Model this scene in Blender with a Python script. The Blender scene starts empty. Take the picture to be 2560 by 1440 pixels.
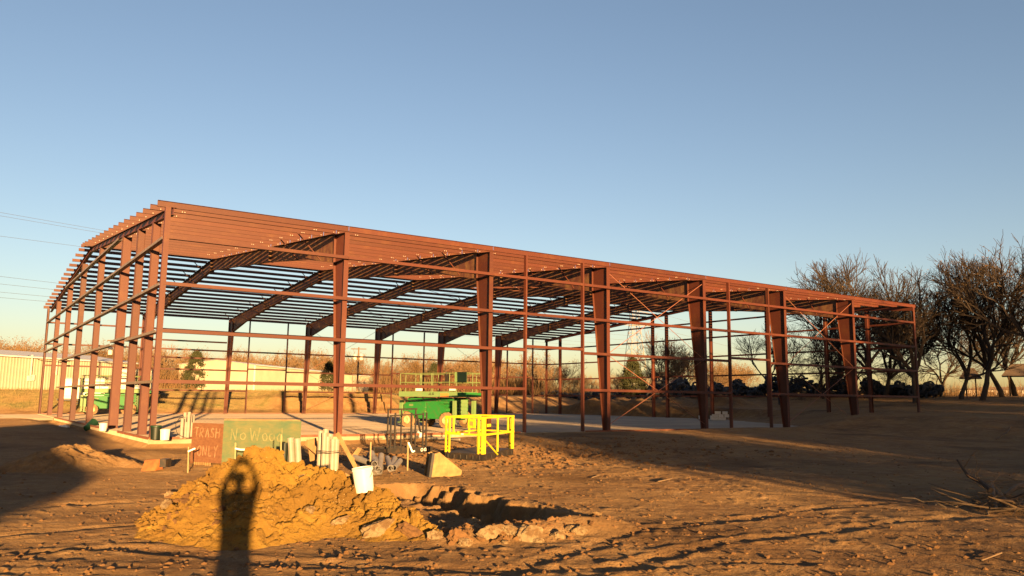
import bpy, bmesh, math, random
import numpy as np
from mathutils import Vector, Matrix
R_ = random.Random(7)
rad = math.radians
# ------------------------------------------------------------------ camera, sky, sun, exposure
CX, CY, CZ = -6.2834, -32.85, 1.5744
YAW, PITCH, ROLL, FPX = 0.6026, 0.1374, 0.011, 2023.64
cF = np.array([math.sin(YAW)*math.cos(PITCH), math.cos(YAW)*math.cos(PITCH), math.sin(PITCH)])
_r = np.array([math.cos(YAW), -math.sin(YAW), 0.0]); _u = np.cross(_r, cF)
cR = _r*math.cos(ROLL)+_u*math.sin(ROLL); cU = -_r*math.sin(ROLL)+_u*math.cos(ROLL)
SC = bpy.context.scene
cd = bpy.data.cameras.new('camera'); cam = bpy.data.objects.new('camera', cd); SC.collection.objects.link(cam)
cd.sensor_width = 36.0; cd.lens = FPX/2560*36.0; cd.clip_start = 0.05; cd.clip_end = 6000
cam.matrix_world = Matrix(((cR[0], cU[0], -cF[0], CX), (cR[1], cU[1], -cF[1], CY), (cR[2], cU[2], -cF[2], CZ), (0, 0, 0, 1)))
SC.camera = cam
SUN_EL, SUN_AZ = rad(4.28), rad(16.6)          # azimuth of the shadows, from +Y towards +X
SDIR = Vector((math.sin(SUN_AZ)*math.cos(SUN_EL), math.cos(SUN_AZ)*math.cos(SUN_EL), -math.sin(SUN_EL)))
wd = bpy.data.worlds.new('World'); SC.world = wd; wd.use_nodes = True
nt = wd.node_tree; bg = nt.nodes['Background']
sky = nt.nodes.new('ShaderNodeTexSky'); sky.sky_type = 'NISHITA'; sky.sun_disc = False
sky.sun_elevation = SUN_EL; sky.sun_rotation = math.atan2(-SDIR.x, -SDIR.y)
sky.altitude = 100; sky.air_density = .88; sky.dust_density = .85; sky.ozone_density = 1.35
tint = nt.nodes.new('ShaderNodeMix'); tint.data_type = 'RGBA'; tint.blend_type = 'MULTIPLY'; tint.inputs['Factor'].default_value = 1.0
tint.inputs['B'].default_value = (1.0, .905, .945, 1)
nt.links.new(sky.outputs[0], tint.inputs['A']); nt.links.new(tint.outputs['Result'], bg.inputs[0]); bg.inputs[1].default_value = 0.053
sl = bpy.data.lights.new('sun', 'SUN'); sl.energy = 5.0; sl.angle = rad(0.55); sl.color = (1.0, 0.60, 0.235)
so = bpy.data.objects.new('sun', sl); SC.collection.objects.link(so)
so.rotation_euler = SDIR.to_track_quat('-Z', 'Y').to_euler()
SC.view_settings.view_transform = 'Standard'; SC.view_settings.look = 'None'
SC.view_settings.exposure = 2.42; SC.view_settings.gamma = 1.0
try:
    SC.cycles.use_denoising = True
    SC.cycles.max_bounces = 6; SC.cycles.diffuse_bounces = 3
except Exception: pass

# ------------------------------------------------------------------ helpers
def ray(px, py):
    d = cF + cR*(px-1280)/FPX + cU*(720-py)/FPX
    return d
def on(px, py, z):                     # point of the level z seen at a photo pixel
    d = ray(px, py); t = (z-CZ)/d[2]
    return Vector((CX+t*d[0], CY+t*d[1], z))
def at(px, py, dist):                  # point at a horizontal distance
    d = ray(px, py); t = dist/math.hypot(d[0], d[1])
    return Vector((CX+t*d[0], CY+t*d[1], CZ+t*d[2]))
def sstep(a, b, x):
    t = np.clip((x-a)/(b-a), 0, 1); return t*t*(3-2*t)
_rs = np.random.RandomState(11); _perm = _rs.permutation(4096); _ang = _rs.rand(4096)*2*np.pi
_gx, _gy = np.cos(_ang), np.sin(_ang)
def noise(x, y, seed=0):
    x = np.asarray(x, float)+seed*17.37; y = np.asarray(y, float)-seed*9.71
    xi = np.floor(x).astype(np.int64); yi = np.floor(y).astype(np.int64); fx = x-xi; fy = y-yi
    def g(ix, iy, dx, dy):
        h = _perm[(_perm[ix & 4095]+iy) & 4095]; return _gx[h]*dx+_gy[h]*dy
    u = fx*fx*fx*(fx*(fx*6-15)+10); v = fy*fy*fy*(fy*(fy*6-15)+10)
    a = g(xi, yi, fx, fy); b = g(xi+1, yi, fx-1, fy); c = g(xi, yi+1, fx, fy-1); d = g(xi+1, yi+1, fx-1, fy-1)
    return ((a*(1-u)+b*u)*(1-v)+(c*(1-u)+d*u)*v)*1.5
def worley(x, y, seed=0):
    x = np.asarray(x, float); y = np.asarray(y, float); xi = np.floor(x).astype(np.int64); yi = np.floor(y).astype(np.int64)
    F1 = np.full(x.shape, 9.0); F2 = np.full(x.shape, 9.0); ID = np.zeros(x.shape)
    for dx in (-1, 0, 1):
        for dy in (-1, 0, 1):
            cx, cy = xi+dx, yi+dy; h = _perm[(_perm[(cx+seed*131) & 4095]+cy) & 4095]; h2 = _perm[(h+71) & 4095]; h3 = _perm[(h2+19) & 4095]
            d = np.hypot(cx+.5+.9*(h/4096-.5)-x, cy+.5+.9*(h2/4096-.5)-y); n1 = d < F1
            F2 = np.where(n1, F1, np.minimum(F2, d)); ID = np.where(n1, h3/4096, ID); F1 = np.where(n1, d, F1)
    return F1, F2, ID
COL = SC.collection
def basis(ax):
    ax = Vector(ax).normalized(); t = Vector((0, 0, 1)) if abs(ax.z) < .9 else Vector((1, 0, 0))
    a = ax.cross(t).normalized(); return a, ax.cross(a).normalized(), ax
class MB:
    def __init__(s): s.v = []; s.f = []
    def add(s, vs, fs):
        o = len(s.v); s.v += [tuple(q) for q in vs]; s.f += [tuple(i+o for i in f) for f in fs]
    def box(s, lo, hi, M=None):
        (a, b, c), (d, e, f) = lo, hi
        vs = [Vector(q) for q in ((a,b,c),(d,b,c),(d,e,c),(a,e,c),(a,b,f),(d,b,f),(d,e,f),(a,e,f))]
        if M is not None: vs = [M @ q for q in vs]
        s.add(vs, ((0,3,2,1),(4,5,6,7),(0,1,5,4),(1,2,6,5),(2,3,7,6),(3,0,4,7)))
    def beam(s, p, q, w, h, up=(0,0,1)):          # rectangular bar between two points
        p = Vector(p); q = Vector(q); ax = (q-p).normalized(); up = Vector(up)
        if abs(ax.dot(up)) > .98: up = Vector((1, 0, 0))
        sd = ax.cross(up).normalized()*w/2; u = sd.cross(ax).normalized()*h/2
        vs = [p-sd-u, p+sd-u, p+sd+u, p-sd+u, q-sd-u, q+sd-u, q+sd+u, q-sd+u]
        s.add(vs, ((0,3,2,1),(4,5,6,7),(0,1,5,4),(1,2,6,5),(2,3,7,6),(3,0,4,7)))
    def tube(s, pts, rs, n=6, caps=True):
        pts = [Vector(p) for p in pts]
        if not isinstance(rs, (list, tuple)): rs = [rs]*len(pts)
        vs = []; k = len(pts); a0 = None
        for i, p in enumerate(pts):
            d = (pts[min(i+1, k-1)]-pts[max(i-1, 0)])
            if d.length < 1e-9: d = Vector((0, 0, 1))
            d.normalize()
            if a0 is None: a0 = basis(d)[0]
            a = (a0-d*a0.dot(d))
            a = a.normalized() if a.length > 1e-6 else basis(d)[0]
            a0 = a; b = d.cross(a)
            for j in range(n):
                t = 2*math.pi*j/n; vs.append(p+(a*math.cos(t)+b*math.sin(t))*rs[i])
        fs = [(i*n+j, i*n+(j+1) % n, (i+1)*n+(j+1) % n, (i+1)*n+j) for i in range(k-1) for j in range(n)]
        if caps: fs += [tuple(range(n))[::-1], tuple((k-1)*n+j for j in range(n))]
        s.add(vs, fs)
    def lathe(s, prof, n=16, M=None, closed=False):
        vs = []
        for r, z in prof:
            for j in range(n):
                t = 2*math.pi*j/n; q = Vector((r*math.cos(t), r*math.sin(t), z)); vs.append(M @ q if M is not None else q)
        k = len(prof); fs = [(i*n+j, i*n+(j+1) % n, ((i+1) % k)*n+(j+1) % n, ((i+1) % k)*n+j) for i in range(k if closed else k-1) for j in range(n)]
        s.add(vs, fs)
    def extr(s, poly, p, q, up=(0,0,1)):            # polygon (side, up) swept from p to q
        p = Vector(p); q = Vector(q); ax = (q-p).normalized(); up = Vector(up)
        sd = ax.cross(up).normalized(); u = sd.cross(ax).normalized(); n = len(poly)
        vs = [p+sd*a+u*b for a, b in poly]+[q+sd*a+u*b for a, b in poly]
        s.add(vs, [(i, (i+1) % n, n+(i+1) % n, n+i) for i in range(n)]+[tuple(range(n))[::-1], tuple(range(n, 2*n))])
    def mesh(s, name, smooth=False):
        m = bpy.data.meshes.new(name); m.from_pydata(s.v, [], s.f); m.update()
        if smooth:
            m.polygons.foreach_set('use_smooth', [True]*len(m.polygons)); m.set_sharp_from_angle(angle=rad(38))
        return m
def link(name, data, mat=None, parent=None, loc=None, rotz=None):
    o = bpy.data.objects.new(name, data); COL.objects.link(o)
    if mat is not None and data is not None and not data.materials: data.materials.append(mat)
    if parent is not None: o.parent = parent
    if loc is not None: o.location = loc
    if rotz is not None: o.rotation_euler = (0, 0, rotz)
    return o
def ob(name, mb, mat, parent=None, loc=None, rotz=None, smooth=False): return link(name, mb.mesh(name, smooth), mat, parent, loc, rotz)
def tag(o, label, cat, group=None):
    o['label'] = label; o['category'] = cat
    if group: o['group'] = group
    return o
def thing(name, label, cat, loc=(0,0,0), rotz=0.0, group=None):
    o = link(name, None, None, None, loc, rotz); o.empty_display_size = .2
    return tag(o, label, cat, group)
def kind(o, k): o['kind'] = k; return o
def copy_tree(o, parent=None):
    c = o.copy(); COL.objects.link(c)
    if parent is not None: c.parent = parent
    for ch in o.children: copy_tree(ch, c)
    return c

# ------------------------------------------------------------------ materials
ALB = .74
def mat(name, col, rough=.7, col2=None, scale=3.0, bump=0.0, bscale=40.0, metal=0.0, stretch=(1,1,1), detail=6, rnd=0.0, contrast=(.35,.65), spec=.3, coord='Object', bdist=.02):
    col = tuple(c*ALB for c in col); col2 = tuple(c*ALB for c in col2) if col2 else None
    m = bpy.data.materials.new(name); m.use_nodes = True; n = m.node_tree; L = n.links
    b = n.nodes['Principled BSDF']; b.inputs['Roughness'].default_value = rough; b.inputs['Metallic'].default_value = metal
    b.inputs['Specular IOR Level'].default_value = spec; b.inputs['Diffuse Roughness'].default_value = .9 if rough > .75 else .3
    b.inputs['Base Color'].default_value = (*col, 1)
    if coord == 'World':
        tc = n.nodes.new('ShaderNodeNewGeometry'); src = tc.outputs['Position']
    else:
        tc = n.nodes.new('ShaderNodeTexCoord'); src = tc.outputs['Object']
    mp = n.nodes.new('ShaderNodeMapping'); mp.inputs['Scale'].default_value = stretch; L.new(src, mp.inputs['Vector'])
    last = None
    if col2 is not None:
        t = n.nodes.new('ShaderNodeTexNoise'); t.inputs['Scale'].default_value = scale; t.inputs['Detail'].default_value = detail; t.inputs['Roughness'].default_value = .65
        L.new(mp.outputs[0], t.inputs['Vector'])
        r = n.nodes.new('ShaderNodeMapRange'); r.inputs['From Min'].default_value = contrast[0]; r.inputs['From Max'].default_value = contrast[1]
        L.new(t.outputs['Fac'], r.inputs['Value'])
        mx = n.nodes.new('ShaderNodeMix'); mx.data_type = 'RGBA'; mx.inputs['A'].default_value = (*col, 1); mx.inputs['B'].default_value = (*col2, 1)
        L.new(r.outputs[0], mx.inputs['Factor']); last = mx.outputs['Result']; L.new(last, b.inputs['Base Color'])
    if rnd:
        oi = n.nodes.new('ShaderNodeObjectInfo'); hs = n.nodes.new('ShaderNodeHueSaturation')
        r2 = n.nodes.new('ShaderNodeMapRange'); r2.inputs['To Min'].default_value = 1-rnd; r2.inputs['To Max'].default_value = 1+rnd
        L.new(oi.outputs['Random'], r2.inputs['Value']); L.new(r2.outputs[0], hs.inputs['Value'])
        if last is not None: L.new(last, hs.inputs['Color'])
        else: hs.inputs['Color'].default_value = (*col, 1)
        L.new(hs.outputs[0], b.inputs['Base Color'])
    if bump:
        t2 = n.nodes.new('ShaderNodeTexNoise'); t2.inputs['Scale'].default_value = bscale; t2.inputs['Detail'].default_value = 5
        L.new(mp.outputs[0], t2.inputs['Vector'])
        bp = n.nodes.new('ShaderNodeBump'); bp.inputs['Strength'].default_value = bump; bp.inputs['Distance'].default_value = bdist
        L.new(t2.outputs['Fac'], bp.inputs['Height']); L.new(bp.outputs[0], b.inputs['Normal'])
    return m
M = {}
M['steel'] = mat('red_primer_steel', (.076,.0182,.0086), .55, (.108,.036,.0120), 1.1, rnd=.16, bump=.05, bscale=9, contrast=(.52,.78), coord='World')
M['steel_dusty'] = mat('dusty_primer_steel', (.075,.026,.018), .6, (.15,.075,.032), 2.2, rnd=.1, contrast=(.42,.62), coord='World', stretch=(1,1,.6))
M['angle'] = mat('rusty_base_angle', (.16,.045,.025), .7, (.23,.09,.04), 3.0)
M['bolt'] = mat('galvanised_bolt', (.62,.55,.45), .4)
M['girt_grey'] = mat('pale_girt', (.17,.125,.090), .5, (.13,.085,.055), 2.0)  # paler, greyer tone than the frame, for the left end wall girts
M['rod'] = mat('brace_rod_steel', (.26,.10,.06), .5)
M['concrete'] = mat('concrete_slab', (.27,.212,.15), .8, (.165,.125,.085), .30, bump=.75, bscale=6, bdist=.028, coord='World', rnd=.05)
M['form'] = mat('slab_edge_concrete', (.42,.34,.22), .9, (.30,.22,.13), 1.6, bump=.3, bscale=14, coord='World')
M['osb_green'] = mat('green_strand_board', (.066,.118,.060), .8, (.150,.138,.055), 2.2, bump=.4, bscale=60, stretch=(1,1,2.4))
M['osb_brown'] = mat('brown_strand_board', (.100,.040,.019), .85, (.150,.066,.030), 7.0, bump=.4, bscale=60, stretch=(1,1,2.4))
M['chalk'] = mat('spray_paint', (.26,.15,.085), .9, (.16,.075,.036), 7, contrast=(.4,.65))
M['chalk_faint'] = mat('faded_spray_paint', (.235,.205,.095), .9, (.14,.15,.065), 6, contrast=(.4,.62))
M['wood'] = mat('rough_lumber', (.30,.18,.075), .8, (.19,.11,.045), 4.0, stretch=(1,1,.2), bump=.2, bscale=30, rnd=.15)
M['stake'] = mat('pale_wood_stake', (.40,.30,.15), .8, (.30,.22,.10), 6)
M['tape'] = mat('white_flagging_tape', (.75,.72,.68), .5)
M['pvc'] = mat('pale_pvc_pipe', (.29,.25,.20), .45, (.23,.195,.155), 3.0, rnd=.06)
M['pvc_grey'] = mat('grey_pvc_pipe', (.20,.185,.17), .5, (.15,.13,.12), 4.0, rnd=.08)
M['dark_plastic'] = mat('black_green_plastic', (.010,.016,.010), .5)
M['dark_green'] = mat('dark_green_plastic', (.008,.035,.016), .5)
M['black'] = mat('black_painted_steel', (.022,.018,.015), .5, (.06,.035,.018), 6.0, contrast=(.5,.7))
M['cable'] = mat('black_cable', (.02,.018,.016), .6)
M['bucket'] = mat('white_plastic', (.62,.60,.55), .4, (.54,.50,.43), 5.0, contrast=(.5,.8))
M['yellow'] = mat('yellow_painted_steel', (.60,.43,.014), .45, (.24,.15,.03), 9.0, contrast=(.55,.85))
M['green'] = mat('green_machine_paint', (.018,.155,.028), .45, (.075,.11,.035), 4.0, contrast=(.5,.8))
M['green_pale'] = mat('dusty_green_paint', (.12,.22,.075), .5, (.16,.22,.09), 4.0)
M['rail'] = mat('pale_green_rail', (.14,.18,.065), .5)
M['orange'] = mat('orange_panel', (.70,.20,.05), .5)
M['tyre'] = mat('dusty_tyre', (.30,.17,.075), .9, (.12,.08,.05), 6.0, bump=.3, bscale=30)
M['rim'] = mat('cream_rim', (.55,.45,.22), .6, (.40,.30,.13), 6.0)
M['tyre_black'] = mat('old_black_tyre', (.026,.027,.032), .75, rnd=.4)
M['rubble'] = mat('broken_concrete', (.215,.155,.085), .95, (.115,.066,.028), 2.2, bump=1.0, bscale=9, contrast=(.42,.58), rnd=.12)
M['boulder'] = mat('dirt_clod', (.17,.088,.032), .95, (.125,.06,.022), 3.0, bump=1.0, bscale=30, rnd=.15)
M['rust'] = mat('rusty_sheet_steel', (.25,.062,.02), .8, (.34,.12,.035), 5.0)
M['bucket_steel'] = mat('worn_digger_steel', (.34,.21,.075), .7, (.22,.12,.04), 5.0, bump=.15, bscale=20)
M['bag'] = mat('dusty_black_plastic', (.07,.06,.05), .55, (.13,.10,.07), 4.0, bump=.5, bscale=8)
M['siding'] = mat('cream_metal_siding', (.40,.335,.245), .6, (.35,.29,.21), .4)
M['siding_roof'] = mat('grey_metal_roof', (.30,.30,.33), .5)
M['trailer'] = mat('white_trailer_skin', (.74,.70,.56), .5, (.66,.60,.45), 1.5)
M['dark_window'] = mat('dark_window', (.03,.025,.025), .25)
M['bark_lit'] = mat('grey_brown_bark_lit', (.16,.105,.06), .95, (.11,.07,.04), 6.0)  # light copy of the bark, sunlight put into the colour
M['bark'] = mat('dark_shaded_bark', (.040,.028,.021), .95, (.065,.045,.03), 6.0, rnd=.2)  # dark copy of the bark, shade of the right-hand trees put into it
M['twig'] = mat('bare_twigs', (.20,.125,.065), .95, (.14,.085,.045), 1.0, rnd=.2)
M['twig_shaded'] = mat('shaded_bare_twigs', (.036,.024,.018), .95, (.055,.036,.024), 1.0, rnd=.2)  # darkened twig copy: shade on the right-hand trees is in the colour
M['leaf_dry'] = mat('dry_oak_leaves', (.16,.075,.025), .9, (.11,.075,.02), 2.0, rnd=.2)
M['leaf_cedar'] = mat('cedar_foliage', (.024,.030,.009), .9, (.045,.042,.012), 3.0)
M['leaf_oak'] = mat('live_oak_foliage', (.035,.045,.014), .9, (.06,.06,.02), 3.0)
M['brush'] = mat('dry_undergrowth', (.18,.10,.042), .95, (.11,.065,.028), .5)
M['grass'] = mat('dry_grass', (.27,.18,.07), .95, (.17,.13,.045), .5)
M['pole'] = mat('weathered_pole', (.16,.10,.06), .9)
M['pale_metal'] = mat('galvanised_metal', (.55,.50,.42), .5)
M['wire'] = mat('power_wire', (.10,.09,.09), .6)
M['tower'] = mat('galvanised_lattice', (.34,.27,.21), .6)
M['skin'] = mat('skin', (.42,.24,.16), .6)
M['cloth'] = mat('dark_work_clothes', (.03,.03,.04), .9)
M['vest'] = mat('high_visibility_vest', (.35,.80,.06), .7)
M['cardboard'] = mat('pale_cartons', (.62,.56,.48), .8, (.50,.42,.34), 3.0, rnd=.1)
M['house'] = mat('white_house_wall', (.55,.50,.45), .8)
M['shingle'] = mat('brown_shingle_roof', (.12,.085,.065), .9)

def ground_mat(name, cols, mound=False):
    m = bpy.data.materials.new(name); m.use_nodes = True; n = m.node_tree; L = n.links; b = n.nodes['Principled BSDF']
    b.inputs['Roughness'].default_value = .95; b.inputs['Specular IOR Level'].default_value = .1; b.inputs['Diffuse Roughness'].default_value = 1.0
    g = n.nodes.new('ShaderNodeNewGeometry'); P = g.outputs['Position']
    def nz(scale, detail=6, rough=.6, vec=P):
        t = n.nodes.new('ShaderNodeTexNoise'); t.inputs['Scale'].default_value = scale; t.inputs['Detail'].default_value = detail; t.inputs['Roughness'].default_value = rough
        L.new(vec, t.inputs['Vector']); return t.outputs['Fac']
    def rng(v, a, c):
        r = n.nodes.new('ShaderNodeMapRange'); r.inputs['From Min'].default_value = a; r.inputs['From Max'].default_value = c; L.new(v, r.inputs['Value']); return r.outputs[0]
    def mix(f, A, B):
        x = n.nodes.new('ShaderNodeMix'); x.data_type = 'RGBA'
        for key, val in (('A', A), ('B', B)):
            if isinstance(val, tuple): x.inputs[key].default_value = (*val, 1)
            else: L.new(val, x.inputs[key])
        L.new(f, x.inputs['Factor']); return x.outputs['Result']
    c = mix(rng(nz(.45), .38, .62), cols[0], cols[1])
    c = mix(rng(nz(2.6, 8, .7), .48, .72), c, cols[2])
    c = mix(rng(nz(.16, 4), .54, .68), c, tuple(q*(.8 if mound else .6) for q in cols[1]))
    c = mix(rng(nz(.8, 6, .7), .60, .74), c, tuple(q*1.25 for q in cols[2]))
    v = n.nodes.new('ShaderNodeTexVoronoi'); v.inputs['Scale'].default_value = 22; L.new(P, v.inputs['Vector'])
    sp = n.nodes.new('ShaderNodeMath'); sp.operation = 'LESS_THAN'; sp.inputs[1].default_value = .16; L.new(v.outputs['Distance'], sp.inputs[0])
    sp2 = n.nodes.new('ShaderNodeMath'); sp2.operation = 'MULTIPLY'; L.new(sp.outputs[0], sp2.inputs[0]); L.new(rng(nz(1.1, 3), .50, .66), sp2.inputs[1])
    c = mix(sp2.outputs[0], c, cols[3])
    if not mound:
        a = n.nodes.new('ShaderNodeAttribute'); a.attribute_name = 'grass'
        gcol = mix(rng(nz(.30, 8, .7), .40, .62), (.12, .085, .032), (.055, .055, .018))
        gcol = mix(rng(nz(1.7, 8, .75), .45, .7), gcol, (.175, .125, .052))
        c = mix(a.outputs['Fac'], c, gcol)
    L.new(c, b.inputs['Base Color'])
    h = n.nodes.new('ShaderNodeMath'); h.operation = 'ADD'; L.new(nz(20, 6, .65), h.inputs[0])
    hv = n.nodes.new('ShaderNodeMath'); hv.operation = 'MULTIPLY'; hv.inputs[1].default_value = 1.6; L.new(nz(6, 5), hv.inputs[0]); L.new(hv.outputs[0], h.inputs[1])
    bp = n.nodes.new('ShaderNodeBump'); bp.inputs['Strength'].default_value = .85; bp.inputs['Distance'].default_value = .04 if mound else .028
    L.new(h.outputs[0], bp.inputs['Height']); L.new(bp.outputs[0], b.inputs['Normal'])
    return m
M['ground'] = ground_mat('bare_dirt', ((.148,.088,.038), (.106,.059,.026), (.178,.112,.054), (.28,.21,.14)))
M['mound'] = ground_mat('excavated_dirt', ((.155,.089,.0165), (.098,.053,.0140), (.178,.105,.021), (.25,.18,.095)), True)

# ------------------------------------------------------------------ terrain
W, L_, HE = 46.1653, 53.34, 9.075
SLOPE = (10.95-HE)/(W/2)
HEAPS = [(57.5,37,.9,2.6),(58.5,30,1.1,2.6),(60,24.5,1.2,3.0),(55.8,41,.8,1.6),(56.2,33,.7,1.5)]
TR0, TR1 = on(1035,1222,-.35), on(1320,1300,-.35)
RB0, RB1 = on(1165,1345,-.35), on(1500,1318,-.35)
def seg_d(x, y, a, b):
    dx, dy = b.x-a.x, b.y-a.y; t = np.clip(((x-a.x)*dx+(y-a.y)*dy)/(dx*dx+dy*dy), 0, 1)
    return np.hypot(x-a.x-t*dx, y-a.y-t*dy), t
def base_z(x, y):
    x = np.asarray(x, float); y = np.asarray(y, float)
    z = -.35+.34*sstep(10, 17, x)*sstep(-18, -4, y)
    z = z+.16*np.exp(-((y+2.2)/1.3)**2)*sstep(24, 29, x)*(1-sstep(41, 45, x))
    z = z+.30*(1-sstep(-2, 0, x))*sstep(1, 11, y)
    z = z+1.0*sstep(35.5, 47, x)*sstep(-45, -9, y)
    z = z+.5*sstep(20, 70, x)*(1-sstep(-30, -9, y))
    # inside the footprint: below the slab, dirt spilling over its right end
    d = x-(41+.63*y)
    zi = -.16+.19*sstep(-.6, .4, d+.5*noise(x/1.3, y/1.3, 3))+.85*sstep(.2, 8, d)
    inside = sstep(-.3, .05, x)*(1-sstep(53.4, 55, x))*sstep(-.45, .15, y)*(1-sstep(W-.1, W+.4, y))
    z = z*(1-inside)+zi*inside
    # beyond the far wall
    wm = sstep(20.5, 22.3, x)*(1-sstep(34, 38, x))
    cut = .05+1.15*sstep(49.7, 50.2, y+.35*noise(x/2, y/9, 8))+1.0*sstep(51.8, 52.5, y+.45*noise(x/1.7, y/9, 5))
    slope = 2.05*sstep(47.0, 61, y)
    far = cut*wm+slope*(1-wm)+.5*sstep(62, 120, y)+.5*sstep(120, 150, y)
    f = sstep(W-.1, W+.6, y)
    z = z*(1-f)+np.maximum(far, np.minimum(z, .2)*0)*f
    # right of the building
    rr = (1.0+1.5*sstep(54, 84, x))*(1-sstep(8, 24, y))*sstep(-45, -9, y)+(2.4*sstep(55, 78, x))*sstep(8, 24, y)
    g = sstep(53.2, 56, x)
    z = z*(1-g)+np.maximum(z*sstep(-45, -9, y), rr)*g
    for hx, hy, hh, hr in HEAPS: z = z+hh*np.exp(-((x-hx)**2+(y-hy)**2)/hr**2)*(1+.5*noise(x/1.2, y/1.2, 2))
    # trench and the ridge of rubble in front of it
    d, t = seg_d(x, y, TR0, TR1); z = z-.80*(1-sstep(.32, .95, d+.30*noise(x/.5, y/.5, 6)+.12*noise(x/.17, y/.17, 16)))
    d, t = seg_d(x, y, RB0, RB1); z = z+.15*(1-sstep(.0, .75, d))
    return z
RUTS = [[on(a, c, -.35) for a, c in q] for q in (((-80,1345),(250,1318),(600,1305),(420,1305)), ((-80,1392),(300,1370),(700,1408),(1300,1425),(2000,1405)), ((1230,1440),(1600,1330),(2100,1262),(2700,1225)), ((1460,1440),(1800,1360),(2300,1300),(2700,1275)), ((1330,1190),(1700,1225),(2200,1245)), ((380,1250),(150,1262),(-80,1290)))]
def rut_z(x, y):
    z = np.zeros(np.shape(x)); wob = .18*noise(x/1.4, y/1.4, 21)
    for q in RUTS:
        dm = np.full(np.shape(x), 99.0)
        for a, c in zip(q[:-1], q[1:]):
            d, t = seg_d(x, y, a, c); dm = np.minimum(dm, d)
        dm = np.abs(dm+wob); lug = .75+.5*noise((x+y)/.16, (x-y)/.5, 23)
        z = z-.020*np.exp(-(dm/.12)**2)*lug+.013*np.exp(-((dm-.24)/.09)**2)*(.5+noise(x/.3, y/.3, 25))
    return z
def fine_z(x, y):
    fw = x*math.sin(YAW)+y*math.cos(YAW); sd = x*math.cos(YAW)-y*math.sin(YAW)
    r = np.hypot(x-CX, y-CY)
    rough = np.exp(-((x-11.5)**2/30+(y+9)**2/40))
    inside = sstep(-.6, -.2, x)*(1-sstep(41, 44, x-.63*y))*sstep(-.8, -.3, y)*(1-sstep(W, W+.5, y))
    n1 = noise(x/5, y/5, 1); n2 = noise(x/1.3, y/1.3, 2); n3 = noise(x/.42, y/.42, 3); n4 = noise(x/.16, y/.16, 4)
    tr = noise(sd/2.8, fw/.30+.4*n2, 5)
    clod = np.clip(noise(x/.23, y/.23, 7)-.34, 0, 1)
    z = .040*n1+.011*n2+.0045*n3+.003*n4*(1-sstep(14, 26, r))+.010*tr*(.35+.65*sstep(-.3, .5, n1))+.05*clod*sstep(-.1, .5, noise(x/2.1, y/2.1, 9))
    f1, f2, cid = worley(x/.21+.4*n3, y/.21+.4*n2, 3)
    z = z+(.016+.03*rough)*np.clip(.62-f1, 0, 1)*(cid > .55)*sstep(-.25, .25, n1+.7*n2)
    z = z+rough*(.035*n3+.03*np.clip(noise(x/.3, y/.3, 12), 0, 1)+.02*n2)
    td, tt = seg_d(x, y, TR0, TR1); tg = 1-sstep(.7, 1.5, td); e1, e2, eid = worley(x/.24, y/.24, 9); z = z+tg*(.07*(eid-.5)*sstep(0, .2, e2-e1)+.05*n3)
    if np.size(x) > 1: z = z+np.where(r < 60, rut_z(x, y), 0)
    return z*(1-inside)*(1-.5*sstep(60, 90, r))
def gz(x, y): return float(base_z(x, y))+float(fine_z(np.array(x), np.array(y)))
def P_on(px, py, z0=-.35):
    p = on(px, py, z0)
    for _ in range(8):
        z = gz(p.x, p.y)
        if z > CZ-.1: break
        p = on(px, py, .5*p.z+.5*z)
    return Vector((p.x, p.y, gz(p.x, p.y)))

def build_ground():
    th = np.concatenate([np.arange(-180, -37, 3.0), np.arange(-37, 37, .098), np.arange(37, 180, 3.0)])
    A = np.radians(th)+YAW
    rr = [.6, 1.5, 2.5, 3.5, 4.6, 5.6]; r = 6.4
    while r < 72: rr.append(r); r *= 1.0056
    while r < 150: rr.append(r); r *= 1.012
    while r < 4500: rr.append(r); r *= 1.05
    rr = np.array(rr); nr, na = len(rr), len(A)
    X = CX+rr[:, None]*np.sin(A)[None]; Y = CY+rr[:, None]*np.cos(A)[None]
    Z = base_z(X, Y)+fine_z(X, Y)
    far = sstep(300, 900, np.hypot(X-CX, Y-CY)); Z = Z*(1-far)+3.0*far
    co = np.stack([X, Y, Z], -1).reshape(-1, 3)
    i = np.arange(nr-1)[:, None]*na; j = np.arange(na)[None]; j2 = (j+1) % na
    q = np.stack([i+j, i+na+j, i+na+j2, i+j2], -1).reshape(-1, 4)
    c0 = len(co); co = np.vstack([co, [[CX, CY, base_z(CX, CY)]]])
    m = bpy.data.meshes.new('ground'); nq = len(q)
    tri = np.stack([np.full(na, c0), np.arange(na), (np.arange(na)+1) % na], -1)
    m.vertices.add(len(co)); m.vertices.foreach_set('co', co.ravel())
    loops = np.concatenate([q[:, ::-1].ravel(), tri[:, ::-1].ravel()]); m.loops.add(len(loops)); m.loops.foreach_set('vertex_index', loops.astype(np.int32))
    m.polygons.add(nq+na); st = np.concatenate([np.arange(nq)*4, nq*4+np.arange(na)*3]); m.polygons.foreach_set('loop_start', st.astype(np.int32))
    m.polygons.foreach_set('use_smooth', np.ones(nq+na, bool))
    m.update(calc_edges=True); m.validate()
    gx, gy = co[:, 0], co[:, 1]
    wm = sstep(20, 22, gx)*(1-sstep(35, 40, gx))
    gr = sstep(48.5, 52, gy+1.5*noise(gx/3, gy/3, 4))*(1-wm*(1-sstep(51.5, 53, gy)))*(1-sstep(37, 42, gx)*(1-sstep(75, 95, gy)))
    gr = np.maximum(gr, (1-sstep(-12, -6, gx))*sstep(30, 40, gy))*(.75+.6*noise(gx/2, gy/2, 5))
    at_ = m.attributes.new('grass', 'FLOAT', 'POINT'); at_.data.foreach_set('value', np.clip(gr, 0, 1).astype(np.float32))
    o = link('ground', m, M['ground']); kind(o, 'structure'); return o
build_ground()

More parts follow.
